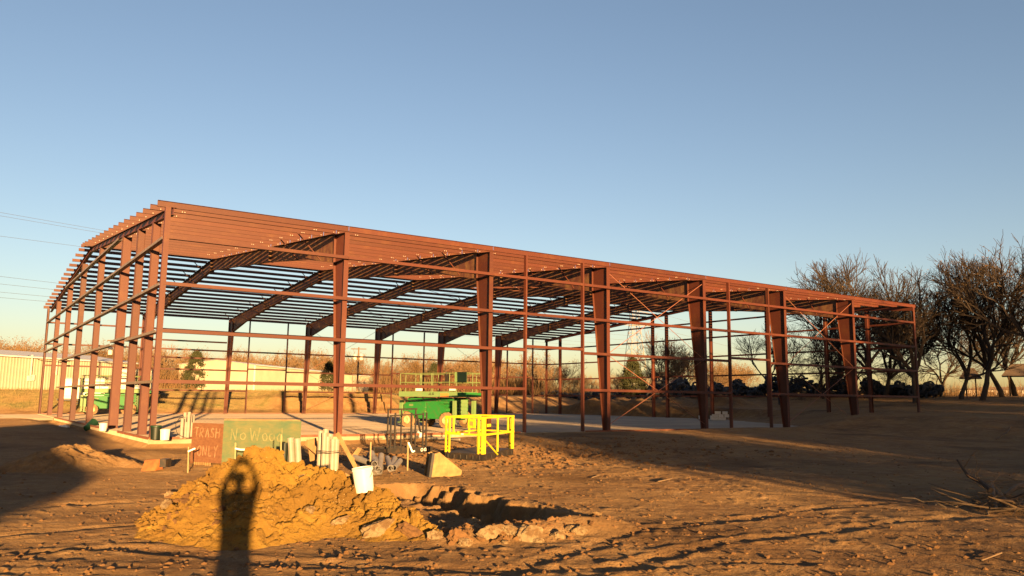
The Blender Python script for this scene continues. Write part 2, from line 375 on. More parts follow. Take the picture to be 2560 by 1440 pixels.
# ------------------------------------------------------------------ concrete slab
def build_slab():
    b = MB(); b.box((-.02, -.02, -.42), (L_+.02, W+.02, -.012)); s = kind(ob('concrete_slab', b, M['form']), 'structure')
    for i in range(7):
        for j in range(4):
            x0, x1 = i*7.62, (i+1)*7.62; y0, y1 = j*W/4, (j+1)*W/4
            p = MB(); p.box((-(7.62/2)+.012, -W/8+.012, -.010), (7.62/2-.012, W/8-.012, 0))
            if i+j == 0: shared = p.mesh('slab_panel')
            link('slab_panel', shared, M['concrete'], s, ((x0+x1)/2, (y0+y1)/2, 0))
    ap = MB(); ap.box((-14, 33, -.2), (-.06, 45.5, -.03)); kind(ob('concrete_apron', ap, M['concrete']), 'structure')
    return s
build_slab()

# ------------------------------------------------------------------ steel frame building
BLD = thing('steel_frame_building', 'rust red bare steel frame of a large gabled building on a concrete slab', 'building')
def rt(y): return HE+SLOPE*min(y, W-y)           # top of the purlins
def isec(b, web, fl, tw, tf, X):                 # plate girder from web outline pieces in the YZ plane
    pass
def plate_yz(b, poly, x0, x1):
    n = len(poly); vs = [(x0, y, z) for y, z in poly]+[(x1, y, z) for y, z in poly]
    b.add(vs, [tuple(range(n)), tuple(range(n, 2*n))[::-1]]+[(i, n+i, n+(i+1) % n, (i+1) % n) for i in range(n)])
def strip_yz(b, p, q, w, t, X, side):            # flange plate along p->q, thickness t to the given side
    (y0, z0), (y1, z1) = p, q; l = math.hypot(y1-y0, z1-z0); ny, nz_ = -(z1-z0)/l*t*side, (y1-y0)/l*t*side
    plate_yz(b, [(y0, z0), (y1, z1), (y1+ny, z1+nz_), (y0+ny, z0+nz_)], X-w/2, X+w/2)
FW, FT, WT = .22, .022, .012
MAINX = [7.62*k for k in range(1, 7)]
def column_mesh(mirror):
    b = MB(); Y = (lambda y: W-y) if mirror else (lambda y: y)
    zt = HE-.24; zk = 7.62; yo = .24
    o0, o1 = (yo, .02), (yo, zt); i0, i1, i2 = (yo+.40, .02), (yo+1.24, zk), (yo+1.24, zt+.09)
    plate_yz(b, [(Y(yo+FT), .02), (Y(i0[0]), .02), (Y(i1[0]), zk), (Y(i2[0]), i2[1]-.03), (Y(yo+FT), zt-.03)], -WT/2, WT/2)
    def st(p, q, s): strip_yz(b, (Y(p[0]), p[1]), (Y(q[0]), q[1]), FW, FT, 0, s*(-1 if mirror else 1))
    st(o0, o1, -1); st(i0, i1, 1); st((i1[0]+.002, zk), (i2[0]+.002, i2[1]-.03), -1)
    st((yo+FT, zt-.005), (i2[0], i2[1]), -1)
    st((yo+FT, zk+.02), (i1[0], zk+.02), -1)
    for zz in (2.13, 4.05, 5.87): pass
    plate_yz(b, [(Y(yo-.05), 0), (Y(i0[0]+.05), 0), (Y(i0[0]+.05), .02), (Y(yo-.05), .02)], -.16, .16)
    return b
def rafter_mesh(mirror):
    b = MB(); Y = (lambda y: W-y) if mirror else (lambda y: y); sg = -1 if mirror else 1
    tp = lambda y: rt(y)-.215
    ya, y1, y2 = 1.49, 10.7, W/2-.003
    da, d1, d2 = tp(ya)-7.62, .81, .74
    pts = [(ya, tp(ya)), (y1, tp(y1)), (y2, tp(y2))]; bot = [(ya, tp(ya)-da), (5.2, tp(5.2)-1.0), (y1, tp(y1)-d1), (y2, tp(y2)-d2)]
    poly = [(Y(y), z-.02) for y, z in pts]+[(Y(y), z+.02) for y, z in bot[::-1]]
    plate_yz(b, poly, -WT/2, WT/2)
    for p, q in zip(pts[:-1], pts[1:]): strip_yz(b, (Y(p[0]), p[1]), (Y(q[0]), q[1]), FW, FT, 0, -sg)
    for p, q in zip(bot[:-1], bot[1:]): strip_yz(b, (Y(p[0]), p[1]), (Y(q[0]), q[1]), FW, FT, 0, sg)
    return b
cm = [column_mesh(m).mesh('column') for m in (0, 1)]; rm = [rafter_mesh(m).mesh('rafter') for m in (0, 1)]
sp1 = MB(); sp1.box((-.14, -.03, -.84), (.14, .03, .02))
for zz in np.linspace(-.78, -.04, 5):
    for sx in (-.08, .08): sp1.tube([(sx, -.06, zz), (sx, .06, zz)], .018, 6)
spm = sp1.mesh('splice_plate')
fb = MB(); fb.beam((0, 0, 0), (1, 0, 0), .045, .045); fbm = fb.mesh('flange_brace')
def bar_between(name, me, m, parent, p, q):
    p = Vector(p); q = Vector(q); d = q-p; o = link(name, me, m, parent); a, c, x = basis(d)
    o.matrix_local = Matrix(((d.x, a.x, c.x, p.x), (d.y, a.y, c.y, p.y), (d.z, a.z, c.z, p.z), (0, 0, 0, 1))); return o
PUR = [0.10]+[1.55*i for i in range(1, 15)]+[W/2-.30]
for k, x in enumerate(MAINX):
    for mi in (0, 1):
        link('column', cm[mi], M['steel'], BLD, (x, 0, 0))
        r = link('rafter', rm[mi], M['steel_dusty'], BLD, (x, 0, 0))
        for y in (10.7, ):
            yy = W-y if mi else y; link('splice_plate', spm, M['steel_dusty'], r, (0, yy, rt(y)-.215))
        if not mi: link('splice_plate', spm, M['steel_dusty'], r, (0, W/2, rt(W/2)-.215))
        for i in ((2, 4) if not mi else (2, 4, 6, 8, 10, 12, 14)):
            y = PUR[i]; yy = W-y if mi else y; dep = np.interp(y, [1.49, 5.2, 10.7, 23], [1.3, 1.0, .81, .74])
            for sx in ((-1, 1) if (k == 0 or not mi) else (-1,)):
                bar_between('flange_brace', fbm, M['steel'], BLD, (x+sx*.10, yy, rt(y)-.2-dep+.02), (x+sx*(dep+.12), yy, rt(y)-.16))
# purlins: Z sections, one per bay and line
def zsec(d, f, t):
    return [(-f, 0), (t/2, 0), (t/2, d-t), (f, d-t), (f, d), (-t/2, d), (-t/2, t), (-f, t)]
def zmesh(name, x0, x1, d=.2, f=.07, flip=False):
    b = MB(); poly = [((-a if flip else a), z) for a, z in zsec(d, f, .008)]
    if flip: poly = poly[::-1]
    b.extr(poly, (x0, 0, 0), (x1, 0, 0)); return b.mesh(name)
for bay in range(7):
    x0 = -.28 if bay == 0 else 7.62*bay+.01; x1 = 7.62*(bay+1)-.01 if bay < 6 else L_+.28
    if bay in (0, 1, 6): pm = [zmesh('purlin', x0-7.62*bay, x1-7.62*bay, flip=fl) for fl in (False, True)]
    for mi in (0, 1):
        for i, y in enumerate(PUR):
            yy = W-y if mi else y
            if i == 0:
                if bay in (0, 1, 6) and not mi: es = [zmesh('eave_strut', x0-7.62*bay, x1-7.62*bay, .23, .085, fl) for fl in (False, True)]
                link('eave_strut', es[mi], M['steel'], BLD, (7.62*bay, yy, HE-.23)); continue
            o = link('purlin', pm[mi], M['steel'], BLD, (7.62*bay, yy, rt(y)-.2)); o.rotation_euler.x = math.atan(SLOPE)*(-1 if mi else 1)
bolts = MB()
for x in [0]+MAINX:
    for i, y in enumerate(PUR[1:14]):
        for dx in (-1.05, -.95, -.12, .12, .95, 1.05):
            for dz in (.05, .15):
                if x+dx > 0: bolts.box((x+dx-.014, y-.012, rt(y)-.2+dz-.014), (x+dx+.014, y-.004, rt(y)-.2+dz+.014))
kind(ob('purlin_bolts', bolts, M['bolt'], BLD), 'stuff')
# girts
GZ = [2.13, 4.05, 5.87, 7.68]
def csec(d, f, t=.008): return [(0, 0), (d, 0), (d, f), (d-t, f), (d-t, t), (t, t), (t, f), (0, f)]
def girt(p, q, name='girt', inward=1, pale=False):
    p = Vector(p); q = Vector(q); Ln = (q-p).length; key = (round(Ln, 2), inward, pale)
    if key not in girt.cache:
        b = MB(); b.extr([(-a if inward < 0 else a, z) for a, z in csec(.2, .105 if pale else .135)][::(-1 if inward < 0 else 1)], (0, 0, 0), (Ln, 0, 0)); girt.cache[key] = b.mesh('girt')
    o = link(name, girt.cache[key], M['girt_grey'] if pale else M['steel'], BLD, p-Vector((0, 0, .07))); d = q-p; o.rotation_euler.z = math.atan2(d.y, d.x); return o
girt.cache = {}
JAMB = {2: (17.17, 20.88), 4: (32.39, 36.11)}; JFAR = {2: (17.17, 20.95), 4: (32.5, 36.3), 6: (47.4, 51.1)}
def jamb(x, y, h, w=.2, dpt=.09, name='door_jamb', alongx=True):
    b = MB(); t = .01
    if alongx: b.box((0, 0, 0), (t, w, h)); b.box((t, 0, 0), (dpt, t, h)); b.box((t, w-t, 0), (dpt, w, h))
    else: b.box((0, 0, 0), (w, t, h)); b.box((0, t, 0), (t, dpt, h)); b.box((w-t, t, 0), (w, dpt, h))
    return ob(name, b, M['steel'], BLD, (x, y, 0))
for side, jm, y0, inw in ((0, JAMB, .0, -1), (1, JFAR, W, 1)):
    # outer face of girts on the wall line
    for bay in range(7):
        a, c = 7.62*bay+(.12 if bay == 0 else .006), 7.62*(bay+1)-(.12 if bay == 6 else .006)
        for gi, z in enumerate(GZ):
            if side == 1 and bay == 0 and gi == 0: continue
            if bay in jm:
                j0, j1 = jm[bay]
                girt((a, y0, z), (j0-.005, y0, z), inward=inw); girt((j1+.1, y0, z), (c, y0, z), inward=inw)
                if gi >= 2: girt((j0+.1, y0, z), (j1-.005, y0, z), inward=inw)
                if gi == 1: girt((j0+.1, y0, 4.24), (j1-.005, y0, 4.24), 'door_header', inward=inw)
            else: girt((a, y0, z), (c, y0, z), inward=inw)
        if bay in jm:
            for xj in jm[bay]: jamb(xj, y0 if side == 0 else W-.2, HE-.24)
girt((7.74, W, 6.67), (15.1, W, 6.67), inward=1); girt((7.74, W, 5.11), (15.1, W, 5.11), inward=1)
# end walls
def post(x, y, h, dep=.33, w=.19, name='endwall_post'):
    b = MB(); b.box((0, -w/2, 0), (.016, w/2, h)); b.box((dep-.016, -w/2, 0), (dep, w/2, h)); b.box((.016, -.006, 0), (dep-.016, .006, h)); b.box((-.04, -w/2-.04, -.01), (dep+.04, w/2+.04, .018))
    return ob(name, b, M['steel'], BLD, (x, y, 0))
YL = [3.5, 6.92, 11.0, 18.85, 26.5, 33.6, 40.8]; YR = [3.7, 7.45, 13.3, 19.8, 25.6, 27.57, 35.0, 43.05]
for y in YL: post(.21, y, rt(y)-.215-.3, .42 if y == 11.0 else .33)
for y in YR: post(L_-.21-.33, y, rt(y)-.215-.3)
for xx in (0, 1):
    for yy in (0, 1):
        b = MB(); s = .2; X0 = .015 if not xx else L_-.215; Y0 = .015 if not yy else W-.215
        b.box((0, 0, 0), (s, .012, HE-.24)) if not yy else b.box((0, s-.012, 0), (s, s, HE-.24))
        b.box((0, .012, 0), (.012, s-.012, HE-.24)) if not xx else b.box((s-.012, .012, 0), (s, s-.012, HE-.24))
        b.box((.05, .05, 0), (.15, .15, HE-.24))
        ob('corner_post', b, M['steel'], BLD, (X0, Y0, 0))
    for mi in (0, 1):
        b = MB(); p = Vector((0, W if mi else 0, HE-.21)); q = Vector((0, W/2, rt(W/2)-.21)); w = .18; d = .3
        up = Vector((0, 0, 1)); dn = up*-1
        for (za, zb, wx) in ((-.016, 0, w), (-d, -d+.016, w), (-d+.016, -.016, .012)):
            vs = [p+Vector((-wx/2, 0, za)), p+Vector((wx/2, 0, za)), p+Vector((wx/2, 0, zb)), p+Vector((-wx/2, 0, zb))]
            vs += [v+(q-p) for v in vs]
            b.add(vs, ((0,1,2,3),(7,6,5,4),(0,4,5,1),(1,5,6,2),(2,6,7,3),(3,7,4,0)))
        ob('end_rafter', b, M['steel'], BLD, (.31 if not xx else L_-.31, 0, 0))
def eg(x, ya, yb, z, inw, name='girt'): girt((x, ya, z), (x, yb, z), name, inw, x == 0)
for x, YS, inw in ((0.0, YL, 1), (L_, YR, -1)):
    ys = [.22]+YS+[W-.22]
    for a, c in zip(ys[:-1], ys[1:]):
        a2, c2 = a+.004, c-.004
        left = x == 0
        for z in GZ:
            if left and z < 5 and (abs(a-6.92) < .01 or a >= 33.5): continue
            eg(x, a2, c2, z, inw)
        if left and 10 < a < 33: eg(x, a2, c2, 9.33, inw)
        if left and abs(a-6.92) < .01: eg(x, a2, c2, 4.2, inw, 'door_header')
        if left and a >= 33.5: eg(x, a2, c2, 5.2, inw, 'door_header')
        if not left and 7 < a < 36: eg(x, a2, c2, 9.2, inw)
# rod bracing in two bays of each long wall, and base angle along the slab edge
rb = MB(); rb.tube([(0,0,0),(1,0,0)], .016, 6); rbm = rb.mesh('brace_rod')
for y in (.35, W-.35):
    for x0 in (22.86, 38.1):
        xa, xb = x0+.05, x0+7.57
        for za, zb in ((.3, 4.05), (4.1, 8.6)):
            bar_between('brace_rod', rbm, M['rod'], BLD, (xa, y, za), (xb, y, zb)); bar_between('brace_rod', rbm, M['rod'], BLD, (xa, y+.04, zb), (xb, y+.04, za))
for x0 in (22.86, 38.1):
    for i in (4, 8, 12):
        ya, yb = PUR[i], PUR[min(i+4, 15)]
        for f in (lambda y: y, lambda y: W-y):
            bar_between('brace_rod', rbm, M['rod'], BLD, (x0, f(ya), rt(ya)-.5), (x0+7.62, f(yb), rt(yb)-.5)); bar_between('brace_rod', rbm, M['rod'], BLD, (x0, f(yb), rt(yb)-.53), (x0+7.62, f(ya), rt(ya)-.53))
for p, q in (((.0, -.03, 0), (16.9, -.03, 0)), ((-.03, 0, 0), (-.03, 6.8, 0)), ((-.03, 11.2, 0), (-.03, 33, 0)), ((21, -.03, 0), (32, -.03, 0)), ((.1, W+.03, 0), (L_, W+.03, 0))):
    b = MB(); b.beam(p, q, .012, .09); b.beam(Vector(p)+Vector((0, 0, .046)), Vector(q)+Vector((0, 0, .046)), .07, .008); ob('base_angle', b, M['angle'], BLD)

# ------------------------------------------------------------------ dirt piles
def pile(name, label, ridge, fs, bs, res, mat_, rough=1.0, seed=20, ss=None):
    R3 = [at(px, py, d) for px, py, d in ridge]
    # densify the ridge
    pts = []
    for a, c in zip(R3[:-1], R3[1:]):
        for t in np.linspace(0, 1, 6, endpoint=False): pts.append(a.lerp(c, t))
    pts.append(R3[-1]); pts = np.array([tuple(p) for p in pts])
    x0, x1, y0, y1 = pts[:, 0].min()-3.2, pts[:, 0].max()+3.2, pts[:, 1].min()-3.6, pts[:, 1].max()+3.2
    X, Y = np.meshgrid(np.arange(x0, x1, res), np.arange(y0, y1, res))
    wx, wy = X+.16*noise(X/.9, Y/.9, seed), Y+.16*noise(X/.9, Y/.9, seed+1)
    pc = pts.mean(0); az_ = math.atan2(pc[0]-CX, pc[1]-CY); H = np.full(X.shape, -9.0); sx, sy = math.sin(az_), math.cos(az_)
    for p in pts:
        dx, dy = wx-p[0], wy-p[1]; fwd = dx*sx+dy*sy; sd = dx*sy-dy*sx
        fs_ = np.where(fwd < 0, fs, bs); d = np.hypot(fwd*fs_, sd*(ss or fs*1.15))
        H = np.maximum(H, p[2]-d)
    H = H-.05; Hc = H.copy()
    fw = X*sx+Y*sy; sd = X*sy-Y*sx
    a = .45*sd+.89*fw; b = -.89*sd+.45*fw
    warp = noise(X/.5, Y/.5, seed+2)
    lump = noise(X/.55, Y/.55, seed+3); cl = noise(X/.2, Y/.2, seed+4); fi = noise(X/.08, Y/.08, seed+5)
    crack = np.clip(1-np.abs(noise(a/1.6+.35*warp, b/.5+.45*warp, seed+6))*8, 0, 1)*sstep(-.05, .35, noise(X/1.1, Y/1.1, seed+7))
    crack2 = np.clip(1-np.abs(noise(a/.55+.5*warp, b/.22+.7*warp, seed+8))*6, 0, 1)*sstep(-.25, .3, noise(X/.6, Y/.6, seed+11))
    H = H+rough*(.06*lump+.018*cl+.012*fi-.15*crack-.045*crack2+.045*np.clip(noise(X/.28, Y/.28, seed+9)-.15, 0, 1))
    g1, g2, gid = worley(a/.46+.25*warp, b/.30+.25*warp, seed); k1, k2, kid = worley(X/.15+.3*warp, Y/.15+.2*lump, seed+1); m1, m2, mid = worley(X/.065+.3*cl, Y/.065, seed+2)
    pm = sstep(-.35, .25, noise(X/.9, Y/.9, seed+12))
    H = H+rough*(pm*(.05*(gid-.5)-.07*(1-sstep(0, .10, g2-g1)))+.05*(kid-.5)*sstep(0, .22, k2-k1)+.045*np.clip(.5-k1, 0, 1)*(kid > .5)+.022*(mid-.5)+.02*np.clip(.5-m1, 0, 1)*(mid > .6))
    if name == 'dirt_mound':
        for q, dp_, w_ in ((((655,1340,11.45),(690,1312,11.8),(745,1258,12.45),(800,1200,13.1),(842,1168,13.5)), .20, .055), (((560,1368,11.1),(625,1330,11.55),(690,1318,11.7)), .12, .045), (((820,1215,13.0),(800,1250,12.5),(770,1285,12.1)), .07, .03), (((700,1165,13.3),(690,1200,12.9),(668,1225,12.6)), .09, .035), (((905,1300,12.0),(870,1330,11.6),(800,1350,11.3)), .08, .04)):
            dm = np.full(X.shape, 9.0)
            for u0, u1 in zip(q[:-1], q[1:]): dm = np.minimum(dm, seg_d(X, Y, at(*u0), at(*u1))[0])
            dm = np.abs(dm+.07*cl+.03*fi); H = H-dp_*np.exp(-(dm/w_)**2)*(.6+.5*lump)+.03*np.exp(-((dm-.14)/.07)**2)
    G = base_z(X, Y); H = Hc+(H-Hc)*(.2+.8*sstep(0, .45, Hc-G))
    H = np.where(H-G < .15, G-.04+(H-G+.04)*1.0, H)
    keep = H > G-.06
    ny, nx = X.shape; idx = np.arange(nx*ny).reshape(ny, nx)
    k = keep[:-1, :-1] | keep[1:, :-1] | keep[:-1, 1:] | keep[1:, 1:]
    q = np.stack([idx[:-1, :-1], idx[:-1, 1:], idx[1:, 1:], idx[1:, :-1]], -1)[k]
    used = np.unique(q); rem = np.full(nx*ny, -1); rem[used] = np.arange(len(used))
    co = np.stack([X, Y, H], -1).reshape(-1, 3)[used]
    m = bpy.data.meshes.new(name); m.from_pydata(co.tolist(), [], rem[q].tolist()); m.update()
    m.polygons.foreach_set('use_smooth', [True]*len(m.polygons))
    o = link(name, m, mat_); tag(o, label, 'dirt pile')
    ys_, xs_ = np.where(H > G+.06); r_ = np.random.RandomState(seed); pk = r_.randint(0, len(ys_), 4000); pile.pts[name] = np.stack([X[ys_[pk], xs_[pk]], Y[ys_[pk], xs_[pk]], H[ys_[pk], xs_[pk]]], 1)
    from mathutils.bvhtree import BVHTree
    bm = bmesh.new(); bm.from_mesh(m); tr = BVHTree.FromBMesh(bm); bm.free()
    return o, tr
pile.pts = {}
MOUND, MT = pile('dirt_mound', 'large cracked mound of yellow dirt with a white bucket on its right shoulder',
    [(575,1158,13.9),(595,1138,14.0),(615,1123,14.0),(640,1116,14.0),(672,1122,14.1),(700,1148,13.9),(760,1146,14.1),(800,1158,14.0),(850,1172,13.8),(905,1200,13.4),(955,1222,12.9),(1010,1262,12.4),(1070,1302,11.9),(1120,1330,11.5)], .375, .75, .024, M['mound'], 1.4, ss=.68)
PILE2, PT = pile('dirt_pile', 'low pile of reddish dirt in the shade at the left edge, before the slab corner',
    [(-30,1165,24.2),(60,1140,24.8),(150,1112,25.2),(190,1108,26),(230,1122,25.6),(290,1135,25.8),(340,1150,24.5)], .30, .35, .05, M['ground'], .9, 40)
def cast(px, py, trees):
    d = Vector(ray(px, py)); best = None
    for t in trees:
        h = t.ray_cast(Vector((CX, CY, CZ)), d.normalized())
        if h[0] is not None and (best is None or h[3] < best[1]): best = (h[0], h[3])
    if best: return best[0]
    return P_on(px, py)

# ------------------------------------------------------------------ rocks, rubble, clods, gravel
def rock_mesh(name, seed, flat=.6, sub=4):
    bm = bmesh.new(); bmesh.ops.create_icosphere(bm, subdivisions=sub, radius=1); r = random.Random(seed); o = [r.uniform(-9, 9) for _ in range(3)]
    cuts = [(Vector((r.gauss(0,1), r.gauss(0,1), r.gauss(0,.7))).normalized(), r.uniform(.38, .75)) for _ in range(12)]
    for v in bm.verts:
        for nrm, dd in cuts:
            e = v.co.dot(nrm)-dd
            if e > 0: v.co -= nrm*e*.9
        v.co *= 1+.5*float(noise(v.co.x*2.2+o[0], v.co.y*2.2+v.co.z*1.7+o[1], seed))*.35+.16*float(noise(v.co.x*5+o[1], v.co.y*5-v.co.z*4, seed))+.06*float(noise(v.co.x*13, v.co.y*13+v.co.z*11, seed)); v.co.z *= flat
    m = bpy.data.meshes.new(name); bm.to_mesh(m); bm.free(); return m
RM = [rock_mesh('concrete_chunk', i, .5+.1*(i % 3)) for i in range(6)]; CMm = [rock_mesh('dirt_clod', 50+i, .75) for i in range(5)]
for me in RM: me.materials.append(M['rubble'])
for me in CMm: me.materials.append(M['boulder'])
CH = [  # px, py, width px, what sets it apart
 (935,1322,75,'wide pale broken concrete slab half buried in the mound front'),(852,1303,42,'upright pale concrete chunk bedded in the mound above the wide slab'),
 (775,1272,30,'small pale concrete chunk high on the mound face'),(425,1240,30,'pale rounded rock at the far left toe of the mound'),
 (418,1262,34,'pale jagged rock lowest at the left toe of the mound'),(1362,1305,72,'big pale concrete chunk at the right end of the trench'),
 (1468,1298,56,'pale flat concrete piece furthest right of the rubble ridge'),(1222,1332,62,'long tilted concrete slab in the middle of the rubble ridge'),
 (1320,1335,84,'broad dirt crusted concrete slab below the big pale chunk'),(1105,1310,26,'small bright concrete chunk at the left lip of the trench'),
 (1185,1312,40,'square brown concrete block standing on the trench lip'),(1170,1358,34,'yellowish concrete lump in front of the rubble ridge'),
 (1262,1355,20,'whitish concrete fragment low in front of the tilted slab'),(1445,1325,40,'yellow concrete lump under the furthest right piece'),
 (592,1280,22,'pale stone on the mound inside the standing shadow'),(752,1192,20,'small pale stone near the mound crest'),(1020,1330,62,'large smooth brown boulder at the right foot of the mound'),
 (1430,1322,24,'small grey concrete fragment left of the yellow lump'),(1145,1345,52,'dirt covered concrete lump between the boulder and the rubble ridge'),(1275,1322,46,'dark tilted concrete slab behind the tilted slab'),(1395,1338,40,'brown concrete lump just below the big pale chunk'),(1345,1352,30,'small yellowish concrete block at the front of the rubble ridge'),(1085,1342,36,'rounded brown concrete lump left of the rubble ridge')]
for i, (px, py, wpx, lb) in enumerate(CH):
    p = cast(px, py+wpx*.12, [MT]); d = math.hypot(p.x-CX, p.y-CY); s = wpx*d/FPX/2*1.4
    o = link('concrete_chunk', RM[i % 6] if 'boulder' not in lb else CMm[0], None, None, p+Vector((0, 0, s*.15))); o.scale = (s, s*R_.uniform(.6, .9), s*R_.uniform(.75, 1.1))
    o.rotation_euler = (R_.uniform(-.35, .1), R_.uniform(-.3, .3), -YAW+R_.uniform(-.5, .5)); tag(o, lb, 'rubble', 'broken concrete lying on the dirt')
CL = []
for i in range(46):
    t = R_.random()
    if i < 22: px, py, w = R_.uniform(410, 560), R_.uniform(1235, 1330), R_.uniform(9, 30)
    elif i < 40: px = R_.uniform(1060, 1490); py = 1358-.12*(px-1060)+R_.uniform(-28, 22); w = R_.uniform(10, 30)
    else: px, py, w = R_.uniform(560, 1000), R_.uniform(1340, 1392), R_.uniform(8, 18)
    CL.append((px, py, w))
for i, (px, py, wpx) in enumerate(CL):
    p = cast(px, py, [MT]); d = math.hypot(p.x-CX, p.y-CY); s = wpx*d/FPX/2
    o = link('dirt_clod', CMm[i % 5], None, None, p+Vector((0, 0, s*.25))); o.scale = (s, s*.85, s*.9); o.rotation_euler = (R_.uniform(-.4, .4), R_.uniform(-.4, .4), R_.uniform(0, 6))
    if i < 22: tag(o, 'yellow brown dirt clod among the loose clods at the left toe of the mound', 'clod', 'clods at the left toe of the mound')
    elif i < 40: tag(o, 'brown dirt clod lying along the ridge of rubble by the trench', 'clod', 'clods along the rubble ridge')
    else: tag(o, 'small yellow clod at the front foot of the mound', 'clod', 'clods at the front foot of the mound')
def scatter(name, n, gen, base, mat_, smin, smax, seed, lab, cat):
    r = np.random.RandomState(seed); bm = bmesh.new(); bmesh.ops.create_icosphere(bm, subdivisions=1, radius=1); V = np.array([v.co[:] for v in bm.verts]); F = np.array([[v.index for v in f.verts] for f in bm.faces]); bm.free()
    P = gen(r, n); nv = len(V); s = smin+(smax-smin)*r.rand(n)**4
    ang = r.rand(n)*6.28; sc = np.stack([s, s*(.5+.5*r.rand(n)), s*(.4+.4*r.rand(n))], 1)
    VV = V[None]*(1+.25*r.randn(n, nv, 1)).clip(.6, 1.4)*sc[:, None]; c, sn = np.cos(ang)[:, None], np.sin(ang)[:, None]
    x = VV[..., 0]*c-VV[..., 1]*sn; y = VV[..., 0]*sn+VV[..., 1]*c
    co = np.stack([x+P[:, 0:1], y+P[:, 1:2], VV[..., 2]+P[:, 2:3]], -1).reshape(-1, 3)
    f = (F[None]+(np.arange(n)*nv)[:, None, None]).reshape(-1, 3)
    m = bpy.data.meshes.new(name); m.from_pydata(co.tolist(), [], f.tolist()); m.update(); o = link(name, m, mat_); kind(o, 'stuff'); o['label'] = lab; o['category'] = cat; return o
def gen_front(r, n):
    d = 7.5*(42/7.5)**(r.rand(n)**1.1); a = YAW+np.radians(-34+68*r.rand(n)); x = CX+d*np.sin(a); y = CY+d*np.cos(a)
    ok = (y < -.6) | (x < -.6); x = np.where(ok, x, CX+8*np.sin(a)); y = np.where(ok, y, CY+8*np.cos(a))
    return np.stack([x, y, base_z(x, y)+fine_z(x, y)], 1)
scatter('mound_crumbs', 4000, lambda r, n: pile.pts['dirt_mound'][:n], None, M['mound'], .010, .085, 8, 'loose crumbs and small clods lying on the dirt mound', 'dirt')
scatter('gravel', 11000, gen_front, None, M['boulder'], .005, .045, 3, 'loose brown gravel and small clods scattered over the bare ground', 'gravel')
def gen_rub(r, n):
    t = r.rand(n); x = RB0.x+(RB1.x-RB0.x)*t+.35*r.randn(n); y = RB0.y+(RB1.y-RB0.y)*t+.35*r.randn(n)
    return np.stack([x, y, base_z(x, y)], 1)
scatter('rubble_crumbs', 700, gen_rub, None, M['boulder'], .012, .07, 5, 'small pale crumbs of concrete along the rubble ridge', 'gravel')
def gen_clod(r, n):
    x = 10.5+4.2*r.randn(n); y = -9.5+3*r.randn(n); y = np.minimum(y, -.6); return np.stack([x, y, base_z(x, y)+fine_z(x, y)], 1)
scatter('clods', 3400, gen_clod, None, M['boulder'], .015, .11, 6, 'rough churned clods of dirt around the yellow basket', 'dirt')

# ------------------------------------------------------------------ lettering made of painted strokes
GL = {'T': [[(0,1),(1,1)],[(.5,1),(.45,0)]], 'R': [[(0,0),(0.05,1),(.7,.95),(.75,.6),(.1,.5),(.85,0)]], 'A': [[(0,0),(.5,1),(.95,0)],[(.2,.4),(.8,.42)]],
 'S': [[(.9,.85),(.5,1),(.15,.8),(.3,.55),(.75,.45),(.85,.2),(.5,0),(.05,.12)]], 'H': [[(0,0),(.05,1)],[(.9,0),(.95,1.05)],[(.02,.5),(.92,.55)]],
 'O': [[(.5,1),(.1,.8),(0,.4),(.25,.02),(.7,0),(.95,.35),(.85,.8),(.5,1)]], 'N': [[(0,0),(.05,1),(.8,0),(.9,1.05)]], 'L': [[(.1,1),(.05,0),(.85,.05)]],
 'Y': [[(0,1),(.45,.5)],[(.95,1.05),(.45,.5),(.3,-.15)]], 'W': [[(0,1),(.25,0),(.5,.8),(.75,0),(1,1.05)]], 'o': [[(.5,.6),(.15,.5),(.05,.25),(.3,0),(.7,0),(.9,.3),(.75,.55),(.5,.6)]],
 'd': [[(.85,1.1),(.85,0)],[(.85,.45),(.45,.6),(.1,.35),(.25,0),(.6,0),(.85,.2)]], 'J': [[(.9,1),(.9,.2),(.5,0),(.1,.2)]], 'G': [[(.9,.8),(.5,1),(.1,.75),(.05,.3),(.45,0),(.9,.2),(.9,.5),(.55,.5)]]}
def strokes(par, m_, text, x, z, w, h, gap, r, y=0.0, jit=0.0, thick=None, loc=None, rz=None):
    th = thick or r
    for ch in text:
        if ch != ' ':
            b = MB()
            for pl in GL[ch]:
                p = [(x+a*w+R_.uniform(-jit, jit), z+c*h+R_.uniform(-jit, jit)) for a, c in pl]
                for (xa, za), (xb, zb) in zip(p[:-1], p[1:]): b.beam((xa, y, za), (xb, y, zb), th, .006, (0, 1, 0))
            ob('letter', b, m_, par, loc, rz)
        x += w+gap
    return x

